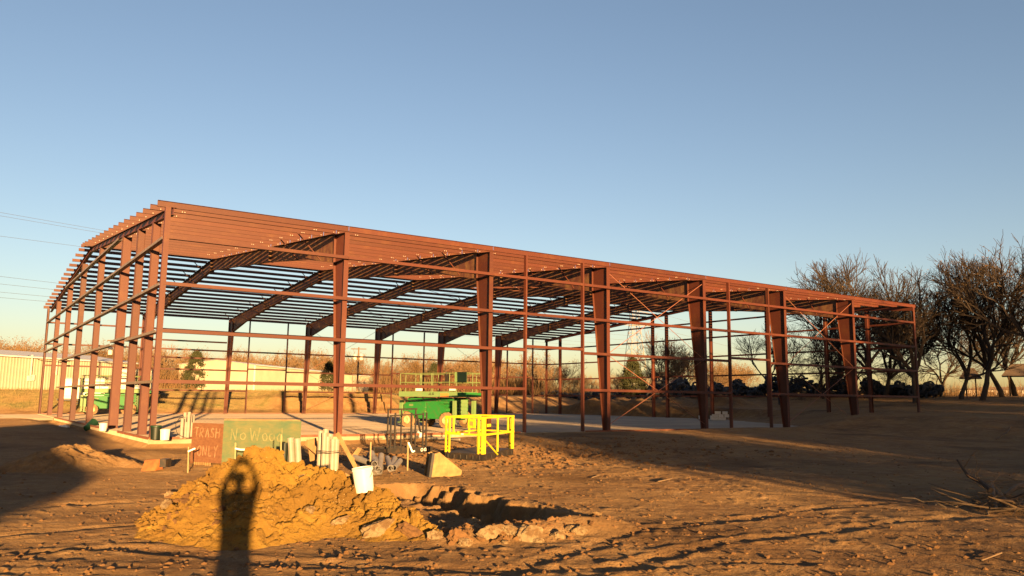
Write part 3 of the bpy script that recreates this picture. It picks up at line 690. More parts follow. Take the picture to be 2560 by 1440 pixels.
# ------------------------------------------------------------------ trash bin of painted sheets
def trash_bin():
    a = on(475,1163,-.33); c = on(553,1168,-.33); d = on(748,1169,-.33)
    t = thing('trash_bin', 'open bin of brown and green painted wood sheets with spray painted words', 'bin', c)
    def panel(name, p, q, h, m_, z0=0.0, t0=.018):
        p = p-c; q = q-c; v = q-p; ln = v.length; b = MB(); b.box((0, 0, z0), (ln, t0, h)); o = ob(name, b, m_, t, p, math.atan2(v.y, v.x)); return o, ln
    br, l1 = panel('brown_panel', a, c-Vector((.004, 0, 0)), 1.17, M['osb_brown'], .10); gr, l2 = panel('green_panel', c, d, 1.26, M['osb_green'])
    strokes(br, M['chalk'], 'TRASH', .10*l1, .78, .115*l1, .26, .055*l1, .024, -.004, .012)
    strokes(br, M['chalk'], 'ONLY', .22*l1, .28, .12*l1, .27, .055*l1, .024, -.004, .014)
    strokes(gr, M['chalk_faint'], 'No', .10*l2, .74, .085*l2, .30, .03*l2, .026, -.004, .012); strokes(gr, M['chalk_faint'], 'W', .345*l2, .72, .12*l2, .34, .02, .03, -.004, .012); strokes(gr, M['chalk_faint'], 'ood', .50*l2, .72, .075*l2, .32, .022*l2, .026, -.004, .012)
    n = (d-a).normalized(); bk = Vector((-n.y, n.x, 0))*1.25
    if bk.dot(Vector((cF[0], cF[1], 0))) < 0: bk = -bk
    panel('side_panel', a+Vector((.02, .02, 0)), a+bk, 1.1, M['osb_brown'], .05); panel('side_panel', d+Vector((-.05, .02, 0)), d+bk-(d-c).normalized()*.9, .9, M['osb_green']); panel('back_panel', a+bk, d+bk-(d-c).normalized()*.9, 1.1, M['osb_green'])
    b = MB(); b.beam(Vector((0, .10, 1.285)), Vector((l2*.97, .10, 1.275)), .14, .035); o = ob('top_plank', b, M['wood'], t, None, math.atan2((d-c).y, (d-c).x))
    b = MB()
    for i in range(8): b.box((.10+i*.085, .03, 0), (.145+i*.085, .055, .10+.03*(i % 3)))
    ob('bottom_slats', b, M['wood'], t, a-c, math.atan2((c-a).y, (c-a).x))
    return t
trash_bin()
# ------------------------------------------------------------------ pipes
def pipe_mesh(r, ln, th=.008, n=14):
    b = MB(); b.lathe([(r, 0), (r, ln), (r-th, ln), (r-th, 0)], n, closed=True); return b.mesh('pipe', False)
def pipe(px_, r, ln, M4, m_, lab, grp, key={}):
    k = (r, ln)
    if k not in key: key[k] = pipe_mesh(r, ln)
    o = link('pipe', key[k] if not key[k].materials or key[k].materials[0] == m_ else key[k].copy()); 
    if not o.data.materials: o.data.materials.append(m_)
    elif o.data.materials[0] != m_: o.data.materials[0] = m_
    o.matrix_world = M4; tag(o, lab, 'pipe', grp); return o
def collar(o, r, ln):
    b = MB(); b.lathe([(r+.007, ln-.09), (r+.007, ln+.004), (r-.004, ln+.004), (r-.004, ln-.09)], 14, closed=True); ob('pipe_collar', b, M['pvc'], o)
# standing bundle behind the mound
for i, (px, top, dist, lb) in enumerate(((802,1078,20.3,'leftmost tall pale pipe of the strapped bundle behind the mound'),(812,1082,20.0,'second tall pale pipe from the left in the strapped bundle'),
    (815,1073,20.5,'tallest pale pipe at the back of the strapped bundle'),(820,1092,20.0,'shorter pale pipe in the middle of the strapped bundle'),
    (826,1085,20.4,'pale pipe behind the middle of the strapped bundle'),(833,1099,19.9,'short pale pipe second from the right in the strapped bundle'),(842,1099,19.9,'rightmost short pale pipe of the strapped bundle'))):
    p = at(px, top, dist); z0 = gz(p.x, p.y)-.03; ln = round(p.z-z0, 2); o = pipe(0, .062, ln, Matrix.Translation((p.x, p.y, z0)), M['pvc'], lb, 'strapped pipes behind the mound'); collar(o, .062, ln)
b = MB()
for k, zz in enumerate((1126, 1131, 1133)):
    l, r_ = at(796, zz+(-2 if k == 1 else 0), 19.78), at(849, zz+(-3 if k == 2 else 1), 19.78); b.tube([l, l.lerp(r_, .5)+Vector((0, 0, -.02)), r_], .007, 5)
tag(ob('pipe_strap', b, M['cable']), 'thin black cable wound round the bundle of pale pipes', 'cable')
for px, top, dist, tl, lb in ((731,1100,19.5,.10,'left one of two leaning pale pipes before the green sheet'),(748,1102,19.3,.10,'right one of two leaning pale pipes before the green sheet')):
    p = at(px, top, dist); z0 = gz(p.x, p.y)-.05; ln = round(p.z-z0+.05, 2); o = pipe(0, .066, ln, Matrix.Translation((p.x+.05, p.y-.03, z0)) @ Matrix.Rotation(-tl, 4, Vector((cF[0], cF[1], 0))), M['pvc'], lb, 'two leaning pipes'); collar(o, .066, ln)
for px, top, dist in ((713,1108,19.6),(723,1112,19.7)):
    p = at(px, top, dist); z0 = gz(p.x, p.y)-.05
    o = pipe(0, .055, round(p.z-z0, 2), Matrix.Translation((p.x, p.y, z0)), M['dark_plastic'], 'black pipe stub left of the two leaning pale pipes' if px == 713 else 'black pipe stub right beside the two leaning pale pipes', 'black pipe stubs')
# bundle on the slab
for i, (px, top, h) in enumerate(((453,1046,0),(459,1031,0),(466,1046,0),(469,1030,0),(474,1036,0),(480,1037,0),(463,1055,0),(477,1056,0))):
    p = on(px, 1096-(i % 3)*1.5, 0); d = math.hypot(p.x-CX, p.y-CY); q = at(px, top, d)
    o = pipe(0, .06, round(q.z, 2), Matrix.Translation(p), M['pvc'], 'pale pipe standing in the bundle on the slab left of the brown sheet', 'pipes standing on the slab')
b = MB(); c0 = on(446, 1096, 0); dd = math.hypot(c0.x-CX, c0.y-CY)-.25; b.tube([at(440+a, y, dd) for a, y in ((20,1041),(8,1046),(0,1058),(-1,1070),(3,1083),(12,1090),(26,1095),(40,1094))], .012, 6); tag(ob('cable_loop', b, M['cable']), 'black cable looping out from the pipe bundle on the slab', 'cable')
# loose pipes lying behind the bucket
for i, (pa, pb, lb) in enumerate((((886,1143),(921,1156),'grey pipe lying level below the black plastic heap'),((929,1132),(941,1172),'grey pipe sloping down just right of the white stake'),((941,1148),(936,1160),'short grey pipe with its open end facing out'),
    ((953,1138),(948,1178),'steep grey pipe in the middle of the loose pipes'),((968,1145),(976,1170),'grey pipe showing its round open mouth'),((987,1146),(976,1172),'grey pipe crossing the one with the open mouth'),((1000,1152),(984,1170),'rightmost loose grey pipe with a flared end'),((962,1168),(944,1172),'grey pipe lying lowest among the loose pipes'))):
    a = at(pa[0], pa[1], 20.6); c = at(pb[0], pb[1], 19.2 if i else 20.0); g1 = gz(c.x, c.y)+.07
    ax = (c-a); ln = ax.length; u, v, w = basis(ax); pipe(0, .068, round(ln, 3), Matrix(((u.x, v.x, w.x, a.x), (u.y, v.y, w.y, a.y), (u.z, v.z, w.z, a.z), (0, 0, 0, 1))), M['pvc_grey'], lb, 'loose grey pipes')
# ------------------------------------------------------------------ buckets and barrels
def bucket(p, r, h, label, m_, tilt=(0, 0), name='bucket', handle=True, rz=0.0):
    t = thing(name, label, 'bucket', p); t.rotation_euler = (tilt[0], tilt[1], rz)
    b = MB(); b.lathe([(0.001, 0), (r*.86, 0), (r*.97, h*.88), (r*1.02, h*.885), (r*1.02, h*.93), (r*.99, h*.935), (r, h*.985), (r*1.03, h), (r*.96, h), (r*.95, h*.9), (r*.83, .02), (.001, .02)], 24); ob('shell', b, m_, t, smooth=True)
    if handle:
        b = MB(); b.tube([(math.cos(a)*r*1.05, -abs(math.sin(a))*r*.55-.012, h*.84-math.sin(a)*h*.42) for a in np.linspace(0, math.pi, 10)], .004, 5); ob('bail_handle', b, M['cable'], t)
    return t
pb = cast(912, 1226, [MT]); bucket(pb+Vector((0, 0, -.02)), 50*math.hypot(pb.x-CX, pb.y-CY)/FPX/2, 58*math.hypot(pb.x-CX, pb.y-CY)/FPX, 'white plastic bucket tilted on the right shoulder of the dirt mound', M['bucket'], (.06, -.13), rz=-YAW-.2)
bucket(on(411.5, 1100, 0), .17, .38, 'white bucket on the slab beside the dark barrel', M['bucket'], handle=False)
bucket(on(257, 1077, -.02), .165, .34, 'white bucket in shade at the foot of the big end wall post', M['bucket'], handle=False)
bucket(P_on(1050, 1101, -.3), .16, .34, 'white bucket seen through the black rack by the slab edge', M['bucket'])
bucket(on(1750.5, 1047, 0), .15, .30, 'small white pail on the slab left of the stacked cartons', M['bucket'], handle=False)
bucket(on(1779, 1049, 0), .14, .36, 'grey white pail squeezed between the column and the stacked cartons', M['bucket'], handle=False)
t = bucket(on(388, 1099, 0), .19, .46, 'dark green black barrel with a lid on the slab corner', M['dark_plastic'], handle=False, name='barrel')
b = MB(); b.lathe([(.001, .47), (.19, .47), (.195, .45), (.195, .50), (.18, .51), (.001, .51)], 20); ob('lid', b, M['dark_green'], t)
p = P_on(216, 1078, -.15); bucket(p+Vector((0, 0, .12)), .22, .62, 'dark green barrel tipped over in the shade by the end wall', M['dark_green'], (-.55, .85), 'barrel', False)
# ------------------------------------------------------------------ stakes
def stake(px, top, bot, lab, z0=-.33, tape=None, dist=None):
    p = P_on(px, bot, z0) if dist is None else at(px, bot, dist); d = math.hypot(p.x-CX, p.y-CY); q = at(px+.02*(bot-top), top, d)
    t = thing('stake', lab, 'stake', p); b = MB(); b.beam((0, 0, -.1), q-p, .034, .02); ob('shaft', b, M['stake'], t)
    if tape:
        pts = [at(px+a, top+c, d-.03)-p for a, c in tape]; b = MB()
        for u, v in zip(pts[:-1], pts[1:]): b.beam(u, v, .008, .035)
        ob('flagging_tape', b, M['tape'], t)
stake(470, 1117, 1182, 'pale stake with white tape left of the brown sheet', tape=((0,12),(8,8),(18,4)))
stake(926, 1105, 1158, 'pale stake standing before the black plastic heap', dist=19.6)
stake(1019, 1105, 1166, 'pale stake with white tape hanging down beside the black rack', tape=((2,1),(7,12),(12,25),(18,22)), dist=20.5)
stake(702, 1086, 1150, 'thin pale stake in front of the green sheet', dist=18.8)
stake(588, 1107, 1150, 'short pale stake with white tape behind the mound crest', tape=((0,14),(14,17),(26,17)), dist=19.5)
# ------------------------------------------------------------------ pallet, boards, plastic heap, rusty scrap
def pallet():
    p = at(862, 1170, 20.8); t = thing('pallet', 'wooden pallet leaning behind the strapped pipes', 'pallet', (p.x, p.y, gz(p.x, p.y))); t.rotation_euler = (-1.05, 0.35, -YAW+.15)
    for y in (0, .5, 1.0): b = MB(); b.box((-.6, y-.02, 0), (.6, y+.02, .09)); ob('stringer', b, M['wood'], t)
    for i in range(7): b = MB(); b.box((-.6+i*.18, -.02, .092), (-.6+i*.18+.10, 1.02, .11)); ob('deck_board', b, M['wood'], t)
pallet()
for pa, pb, d1, d2, w, lb in (((843,1083),(889,1168),20.0,19.4,.09,'long board leaning down across the wooden pallet'),((899,1121),(879,1150),21,20.4,.11,'short yellow board right of the leaning pallet'),((892,1122),(884,1135),21.2,21,.06,'dark board offcut standing by the plastic heap'),
    ((765,1105),(795,1130),21,20.6,.14,'brown board leaning left of the strapped pipes'),((780,1098),(786,1150),21.3,21,.22,'wide brown board upright left of the strapped pipes')):
    a = at(*pa, d1); c = at(*pb, d2); b = MB(); b.beam(a, c, w, .035, (cF[0], cF[1], 0)); tag(ob('board', b, M['wood']), lb, 'board')
def lump(name, p, sx, sy, sz, m_, lab, cat, seed):
    bm = bmesh.new(); bmesh.ops.create_icosphere(bm, subdivisions=4, radius=1); 
    V = np.array([v.co[:] for v in bm.verts]); n = noise(V[:, 0]*1.7+seed, V[:, 1]*1.7+V[:, 2]*1.3, seed)*.28+noise(V[:, 0]*4+V[:, 2]*3, V[:, 1]*4-V[:, 2]*2, seed+1)*.12
    for v, k in zip(bm.verts, n): v.co *= 1+k; v.co.z = max(v.co.z, -.25)
    for v in bm.verts: v.co = Vector((v.co.x*sx, v.co.y*sy, v.co.z*sz))
    m = bpy.data.meshes.new(name); bm.to_mesh(m); bm.free(); m.polygons.foreach_set('use_smooth', [True]*len(m.polygons)); o = link(name, m, m_, None, p); tag(o, lab, cat); return o
p = at(922, 1150, 21.5); lump('plastic_heap', (p.x, p.y, gz(p.x, p.y)), .34, .3, .52, M['bag'], 'dusty black plastic heap behind the loose pipes', 'plastic', 3)
p = P_on(352, 1178); b = MB(); a = 53*math.hypot(p.x-CX, p.y-CY)/FPX
b.add([(0,0,0),(a*.62,-.05,.02),(a*.72,.05,.30),(a*.08,.1,.27),(0,.45,0),(a*.62,.45,.02),(a*.72,.45,.26),(a*.08,.45,.22)], ((0,1,2,3),(3,2,6,7),(1,5,6,2),(4,7,6,5),(0,3,7,4)))
t = thing('scrap_box', 'rusty red crumpled steel box lying left of the brown sheet', 'scrap', p, -YAW+.05); ob('shell', b, M['rust'], t)
b = MB(); b.box((a*.74, .02, .10), (a*1.0, .4, .30)); ob('dark_end', b, M['black'], t)  # solid black block painted for the shade inside the box end
p = on(160, 1060, -.1); lump('trash_scrap', (p.x, p.y, gz(p.x, p.y)), .3, .2, .12, M['tape'], 'crumpled white scrap on the dirt by the end wall', 'scrap', 8)
# ------------------------------------------------------------------ digger bucket
def digger_bucket():
    p = P_on(1085, 1192); d = math.hypot(p.x-CX, p.y-CY); k = d/FPX; t = thing('digger_bucket', 'rusty yellow digger bucket lying on its side in front of the yellow basket', 'digger bucket', p, -YAW+.42)
    # side plate outline in pixels -> local metres (x right, z up)
    pl = [(-6, -3), (28, -1), (70, 3), (72, 12), (12, 58), (2, 55)]; P2 = [(a*k, c*k) for a, c in pl]
    def side(y, name, sc=1.0):
        b = MB(); n = len(P2); vs = [(x*sc, y, z*sc) for x, z in P2]+[(x*sc, y+.03, z*sc) for x, z in P2]; b.add(vs, [tuple(range(n)), tuple(range(n, 2*n))[::-1]]+[(i, n+i, n+(i+1) % n, (i+1) % n) for i in range(n)]); ob(name, b, M['bucket_steel'], t)
    side(0, 'side_plate'); side(.62, 'side_plate', .97)
    b = MB(); n = len(P2)
    for i in (1, 2, 3): (xa, za), (xb, zb) = P2[i], P2[i+1]; b.beam((xa, .325, za), (xb, .325, zb), .59, .03)
    ob('back_plate', b, M['bucket_steel'], t)
    b = MB(); b.beam((-.06, -.02, -.03), (.0, -.03, 56*k), .09, .06, (0, 1, 0)); ob('edge_bar', b, M['bucket_steel'], t)
    b = MB(); b.beam((-.13, .02, -.03), (-.05, .02, 57*k), .07, .20, (0, 1, 0)); ob('cutting_edge', b, M['black'], t)
digger_bucket()
# ------------------------------------------------------------------ yellow work basket
def basket():
    a, c, e = on(1112,1147,-.33), on(1206,1154,-.33), on(1283,1137,-.33)
    t = thing('work_basket', 'bright yellow steel work basket with railings on a black base', 'work basket', c+Vector((0, 0, .07)))
    v1 = (a-c); v2 = (e-c); l1 = v1.length; l2 = v2.length; u1 = v1/l1; u2 = v2/l2; H = 1.27; z0 = .15
    b = MB(); M4 = Matrix(((u1.x, u2.x, 0, 0), (u1.y, u2.y, 0, 0), (0, 0, 1, 0), (0, 0, 0, 1))); b.box((0, 0, -.06), (l1, l2, .15), M4); ob('base_frame', b, M['black'], t)
    for o_ in (0, 1):
        for i in range(6): b = MB(); q = (u1*l1*(i+.5)/6 if o_ == 0 else u2*l2*(i+.5)/6)-(u2*.012 if o_ == 0 else u1*.012); b.box((q.x-.02, q.y-.02, -.02), (q.x+.02, q.y+.02, .10)); ob('base_lug', b, M['black'], t)
    def P(s, r, z): return u1*s+u2*r+Vector((0, 0, z))
    def dbl(s, r, dr, name='corner_post'):
        b = MB(); q = P(s, r, 0); w = .15
        for k in (0, 1): b.beam(q+dr*w*k+Vector((0, 0, z0)), q+dr*w*k+Vector((0, 0, H)), .05, .05)
        for z in (z0+.06, z0+.18, .8, H-.04): b.beam(q+dr*.026+Vector((0, 0, z)), q+dr*(w-.026)+Vector((0, 0, z)), .045, .045)
        ob(name, b, M['yellow'], t)
    dbl(.03, 0, u1); dbl(l1-.18, 0, u1); dbl(0, .06, u2); dbl(0, l2-.2, u2); dbl(l1-.03, l2-.2, u2); dbl(.03, l2, u1)
    def rail(p, q, w=.05, name='rail'): b = MB(); b.beam(p, q, w, w); ob(name, b, M['yellow'], t)
    for z in (H+.005, .74):
        rail(P(-.02, -.001, z), P(l1, -.001, z), .06); rail(P(-.001, .02, z), P(-.001, l2, z), .06); rail(P(0, l2+.001, z), P(l1, l2+.001, z)); rail(P(l1+.001, 0, z), P(l1+.001, l2, z))
    for s in (.36, .78): rail(P(l1*s, 0, .74), P(l1*s, 0, H), .045, 'upright')
    for r in (.45, .8): rail(P(0, l2*r, z0 if r < .5 else .74), P(0, l2*r, H), .05, 'upright')
    b = MB(); q = P(l1*.28, -.04, 1.08); b.box((-.16, -.012, -.14), (.16, .012, .14)); o = ob('sign_plate', b, M['yellow'], t, q, math.atan2(u1.y, u1.x)); 
    b = MB(); b.box((-.07, -.02, -.06), (.07, .02, .07)); ob('sign_print', b, M['orange'], o)
    b = MB(); b.box((0, -.02, 0), (.3, .02, .09)); ob('latch_plate', b, M['yellow'], t, P(-.02, l2*.12, .98), math.atan2(u2.y, u2.x))
    b = MB(); b.beam(P(-.03, .05, .62), P(-.06, l2*.42, .06), .035, .035); ob('loose_bar', b, M['yellow'], t)
    b = MB(); b.box((0, -.035, 0), (.10, -.025, .045)); ob('label_plate', b, M['tape'], t, P(l1*.55, -.01, .72), math.atan2(-u1.y, -u1.x))
basket()
# ------------------------------------------------------------------ black rack
def rack():
    P1, P2 = at(972, 1150, 28.5), at(1078, 1150, 29.5); z0 = min(gz(P1.x, P1.y), gz(P2.x, P2.y)); P1.z = P2.z = z0
    t = thing('steel_rack', 'dark steel rack of posts and rails behind the yellow basket', 'rack', P1)
    u = (P2-P1); ln = u.length; u /= ln; n = Vector((-u.y, u.x, 0)); 
    if n.dot(Vector((cF[0], cF[1], 0))) < 0: n = -n
    D = 1.0; H = 1.42
    def bar(p, q, w, nm): b = MB(); b.beam(p, q, w, w); ob(nm, b, M['black'], t)
    b = MB(); M4 = Matrix(((u.x, n.x, 0, 0), (u.y, n.y, 0, 0), (0, 0, 1, 0), (0, 0, 0, 1))); b.box((-.05, 0, .02), (ln+.05, .08, .22), M4); b.box((-.05, D-.08, .02), (ln+.05, D, .22), M4); b.box((0, .08, .04), (.1, D-.08, .18), M4); b.box((ln-.1, .08, .04), (ln, D-.08, .18), M4); ob('base_channel', b, M['black'], t)
    for s in (0.02, .12, .5, .78, .86): bar(u*ln*s+Vector((0, 0, .2)), u*ln*s+Vector((0, 0, H-.1*(s < .1))), .05, 'post')
    for s in (.3, .62, .97): bar(u*ln*s+n*(D-.04)+Vector((0, 0, .2)), u*ln*s+n*(D-.04)+Vector((0, 0, H+.12)), .045, 'post')
    bar(u*0+Vector((0, 0, H-.1)), u*ln*.8+Vector((0, 0, H-.05)), .04, 'rail'); bar(u*ln*.3+n*(D-.04)+Vector((0, 0, H+.1)), u*ln*1.0+n*(D-.04)+Vector((0, 0, H+.12)), .05, 'rail')
    bar(u*0+Vector((0, 0, .72)), u*ln*.62+Vector((0, 0, .72)), .035, 'rail'); bar(u*ln*.62+Vector((0, 0, 1.35)), u*ln*.72+Vector((0, 0, .75)), .05, 'brace'); bar(u*ln*.72+Vector((0, 0, .75)), u*ln*.86+Vector((0, 0, .75)), .05, 'brace')
    strokes(t, M['tape'], 'OG', 0, 0, .10, .10, .04, .016, -.002, .01, None, u*ln*.74+Vector((0, 0, .08))-n*.004, math.atan2(u.y, u.x))
rack()
p, q = P_on(1070, 1103, -.3), P_on(1150, 1108, -.3); b = MB(); b.tube([p+Vector((0, 0, .12)), q+Vector((0, 0, .16))], .05, 10); tag(ob('pipe', b, M['pvc']), 'long pale pipe lying by the slab edge behind the rack', 'pipe')
# ------------------------------------------------------------------ scissor lifts
def tyre_prof(r, w): return [(r*.58, -w/2), (r*.9, -w/2), (r*.98, -w*.42), (r, -w*.2), (r, w*.2), (r*.98, w*.42), (r*.9, w/2), (r*.58, w/2)]
def lift(loc, yaw, label, mark=True, s=1.0):
    t = thing('scissor_lift', label, 'scissor lift', loc, yaw, 'green scissor lifts on the slab'); t.scale = (s, s, s)
    b = MB(); b.box((-1.75, -.55, .48), (1.75, .55, .86)); b.box((-1.25, -.95, .42), (-1.05, .95, .56)); b.box((1.05, -.95, .42), (1.25, .95, .56)); ob('chassis', b, M['green'], t)
    rx = Matrix.Rotation(math.pi/2, 4, 'X')
    for x in (-1.35, 1.35):
        for y in (-.92, .92):
            b = MB(); b.lathe(tyre_prof(.42, .30), 26, rx, True)
            w = ob('wheel', b, M['tyre'], t, (x, y, .42), smooth=True); sg = -1 if y < 0 else 1
            b = MB(); b.lathe([(.001, 0), (.07, 0), (.08, .06), (.17, .08), (.22, .02), (.25, -.02), (.25, -.10), (.001, -.10)], 20, Matrix.Translation((0, sg*.12, 0)) @ (rx if sg < 0 else Matrix.Rotation(-math.pi/2, 4, 'X'))); ob('rim', b, M['rim'], w, smooth=True)
            b = MB()
            for k in range(14):
                a = 2*math.pi*k/14; b.beam((.405*math.cos(a), -.14, .405*math.sin(a)), (.43*math.cos(a+.1), .14, .43*math.sin(a+.1)), .05, .035, (math.cos(a), 0, math.sin(a)))
            ob('tread', b, M['tyre'], w)
    def prism(name, prof, y0, y1, m_):
        b = MB(); n = len(prof); vs = [(x, y0, z) for x, z in prof]+[(x, y1, z) for x, z in prof]; b.add(vs, [tuple(range(n))[::-1], tuple(range(n, 2*n))]+[(i, (i+1) % n, n+(i+1) % n, n+i) for i in range(n)]); return ob(name, b, m_, t)
    for y0, y1 in ((-1.0, -.60), (.60, 1.0)):
        prism('engine_cover', [(-1.62, .9), (-1.3, .9), (-.85, .6), (-.85, .5), (-.10, .5), (-.10, 1.40), (-1.45, 1.40), (-1.62, 1.25)], y0, y1, M['green'])
        prism('tank_cover', [(.0, .5), (.85, .5), (.95, .75), (1.35, .92), (1.35, 1.05), (.75, 1.38), (.0, 1.38)], y0, y1, M['green'])
        b = MB(); b.box((-.09, y0+.06, .45), (-.01, y1-.06, 1.36))
        for z in (.6, .85, 1.1): b.box((-.12, y0 if y0 < 0 else y1-.05, z), (.02, y0+.05 if y0 < 0 else y1, z+.04))
        ob('step_ladder', b, M['green_pale'], t)
    for k in range(4):
        for y in (-.52, .40):
            b = MB(); b.box((-1.75, y, 1.0+k*.165), (1.75, y+.12, 1.13+k*.165)); ob('scissor_arm', b, M['green'], t)
    b = MB()
    for x in (-1.6, -.6, .6, 1.6): b.tube([(x, -.56, 1.3), (x, .56, 1.3)], .05, 8); b.tube([(x, -.56, 1.62), (x, .56, 1.62)], .05, 8)
    ob('arm_pins', b, M['black'], t)
    for x in (-1.98, 1.78):
        for y in (-.98, .80):
            b = MB(); b.box((x, y, .62), (x+.2, y+.18, 1.5)); b.box((x+.05, y+.04, .28), (x+.15, y+.14, .62)); b.box((x-.06, y-.05, .24), (x+.26, y+.23, .28)); ob('outrigger', b, M['green_pale'], t)
    b = MB(); b.box((-2.05, -.95, 1.70), (2.05, .95, 1.78)); b.box((-2.05, -.97, 1.70), (2.05, -.95, 1.99)); b.box((-2.05, .95, 1.70), (2.05, .97, 1.99)); b.box((-2.07, -.95, 1.70), (-2.05, .95, 1.99)); pf = ob('platform', b, M['green_pale'], t)
    b = MB(); b.box((2.05, -.90, 1.72), (2.75, .90, 1.80)); b.box((2.05, -.92, 1.72), (2.75, -.90, 1.94)); b.box((2.05, .90, 1.72), (2.75, .92, 1.94)); b.box((2.75, -.92, 1.72), (2.77, .92, 1.94)); ob('platform_extension', b, M['green'], t)
    for y, xs in ((-.93, (-2.0, -.55, -.45, .25, .35, 1.5, 2.0)), (.93, (-2.0, -.7, .6, 2.0))):
        for x in xs: b = MB(); b.tube([(x, y, 1.99), (x, y, 3.0)], .022, 6); ob('rail_post', b, M['rail'], t)
        for z in (3.0, 2.5): b = MB(); b.tube([(-2.0, y, z), (2.7, y, z)], .022, 6); ob('guard_rail', b, M['rail'], t)
    for x in (-2.0, 2.72):
        for z in (3.0, 2.5): b = MB(); b.tube([(x, -.93, z), (x, .93, z)], .022, 6); ob('guard_rail', b, M['rail'], t)
        for y in (-.45, .45): b = MB(); b.tube([(x, y, 1.95), (x, y, 3.0)], .022, 6); ob('rail_post', b, M['rail'], t)
    b = MB(); b.box((1.9, -.99, 2.52), (2.7, -.96, 3.05)); ob('sign_panel', b, M['green_pale'], t)
    b = MB(); b.box((1.15, -.9, 2.45), (1.3, -.7, 2.9)); b.tube([(1.2, -.8, 2.9), (1.17, -.8, 3.1)], .04, 6); ob('control_box', b, M['black'], t)
    b = MB(); b.box((1.55, -1.0, 2.05), (1.95, -.96, 2.3)); ob('notice_plate', b, M['tape'], t)
    b = MB(); b.box((-.8, -1.0, 2.02), (-.35, -.97, 2.16)); ob('notice_plate', b, M['tape'], t)
    b = MB(); b.box((.95, -.985, 1.72), (1.5, -.972, 1.9)); ob('orange_panel', b, M['orange'], pf)
    if mark: strokes(pf, M['black'], 'JLG', .1, 1.80, .10, .13, .035, .028, -.98, 0)
    b = MB(); b.box((-1.25, -1.012, 1.18), (-.95, -1.002, 1.28)); ob('maker_plate', b, M['rail'], t)
    b = MB()
    for k in range(5): b.box((1.80, -.35, .55+k*.2), (1.86, .35, .62+k*.2))
    b.box((1.76, -.4, .5), (1.80, .4, 1.55)); ob('entry_ladder', b, M['green_pale'], t)
    return t
wa = on(1020, 1067.5, 0); cr = Vector((math.cos(YAW), -math.sin(YAW), 0)); cf = Vector((math.sin(YAW), math.cos(YAW), 0))
ldir = (cr*3.75-cf*2.4).normalized(); lift(wa+ldir*1.35+Vector((-ldir.y, ldir.x, 0))*.92, math.atan2(ldir.y, ldir.x), 'green scissor lift standing nearest, behind the yellow basket')
w1 = on(229, 1037.5, 0); vd = Vector((w1.x-CX, w1.y-CY, 0)).normalized(); ld = (Vector((vd.y, -vd.x, 0))+vd*.12).normalized(); lift(w1+ld*1.40+Vector((-ld.y, ld.x, 0))*.92, math.atan2(ld.y, ld.x), 'green scissor lift standing far back behind the left end wall posts', False, 1.06)
# ------------------------------------------------------------------ cartons on the slab
CB = [(1787,1049,18),(1806,1050,17),(1788,1041,15),(1803,1042,12),(1817,1043,11),(1795,1036.5,14),(1813,1036.5,12)]
for i, (px, py, w) in enumerate(CB):
    base = on(1800, 1050.5, 0); d = math.hypot(base.x-CX, base.y-CY); row = (0, 0, 1, 1, 1, 2, 2)[i]; k = d/FPX; q = at(px, 1050, d+.1*row); b = MB(); h = 7.0*k; b.box((-w*k/2, 0, 0), (w*k/2, .4, h-.01))
    tag(ob('carton', b, M['cardboard'], None, (q.x, q.y, row*h+.005), -YAW-.25), ('pale carton at the left of the bottom row on the slab','pale carton at the right of the bottom row on the slab','left carton in the middle row of the pale stack','middle carton in the middle row of the pale stack','right carton in the middle row of the pale stack','left carton on top of the pale stack','right carton on top of the pale stack')[i], 'carton', 'cartons stacked on the slab')

# ------------------------------------------------------------------ trees
def bare_tree(seed, h, spread=.9, trunk=.24, levels=5, lean=0.0, twig_r=.012, kids=(4, 3, 3, 3, 3), updraft=.25, r0=None, len0=.42):
    r = random.Random(seed); T = MB(); B = MB(); tips = []
    r0 = r0 or h*.026
    def grow(p, d, ln, rad_, lv):
        n = 4 if lv < 3 else 2; pts = [p]; dd = d.copy(); q = p.copy()
        for i in range(n):
            dd = (dd+Vector((r.gauss(0, .20), r.gauss(0, .20), r.gauss(0, .14)+updraft*.25))).normalized(); q = q+dd*ln/n; pts.append(q.copy())
        re = max(rad_*.55, twig_r*.7); rs = [rad_+(re-rad_)*i/n for i in range(n+1)]
        (T if lv == 0 else B).tube(pts, rs, 7 if lv == 0 else (5 if lv == 1 else 3), caps=False)
        if lv >= levels: tips.append(q); return
        k = kids[min(lv, len(kids)-1)]+(1 if r.random() < .4 else 0)
        for j in range(k):
            t = r.uniform(.45, 1.0) if lv else r.uniform(.72, 1.0)
            if j == 0: t = 1.0
            f = t*n; i = min(int(f), n-1); pos = pts[i].lerp(pts[i+1], f-i); base = (pts[i+1]-pts[i]).normalized()
            a, b_, _ = basis(base); an = r.uniform(0, 6.283); sp = spread*r.uniform(.55, 1.1) if j else spread*r.uniform(.1, .5)
            nd = (base*math.cos(sp)+(a*math.cos(an)+b_*math.sin(an))*math.sin(sp)); nd.z += updraft*(.5 if lv else .25); nd.normalize()
            grow(pos, nd, ln*r.uniform(.58, .82) if lv else h*len0*r.uniform(.75, 1.1), max(rad_*(.62 if j else .72)*(1-.25*(1-t)), twig_r), lv+1)
    grow(Vector((0, 0, -.3)), Vector((lean, 0, 1)).normalized(), h*trunk+.3, r0, 0)
    zmax = max(q.z for q in tips); k = h/zmax
    for m_ in (T, B): m_.v = [(x*k, y*k, z*k) for x, y, z in m_.v]
    return T.mesh('trunk', True), B.mesh('crown', True), [q*k for q in tips]
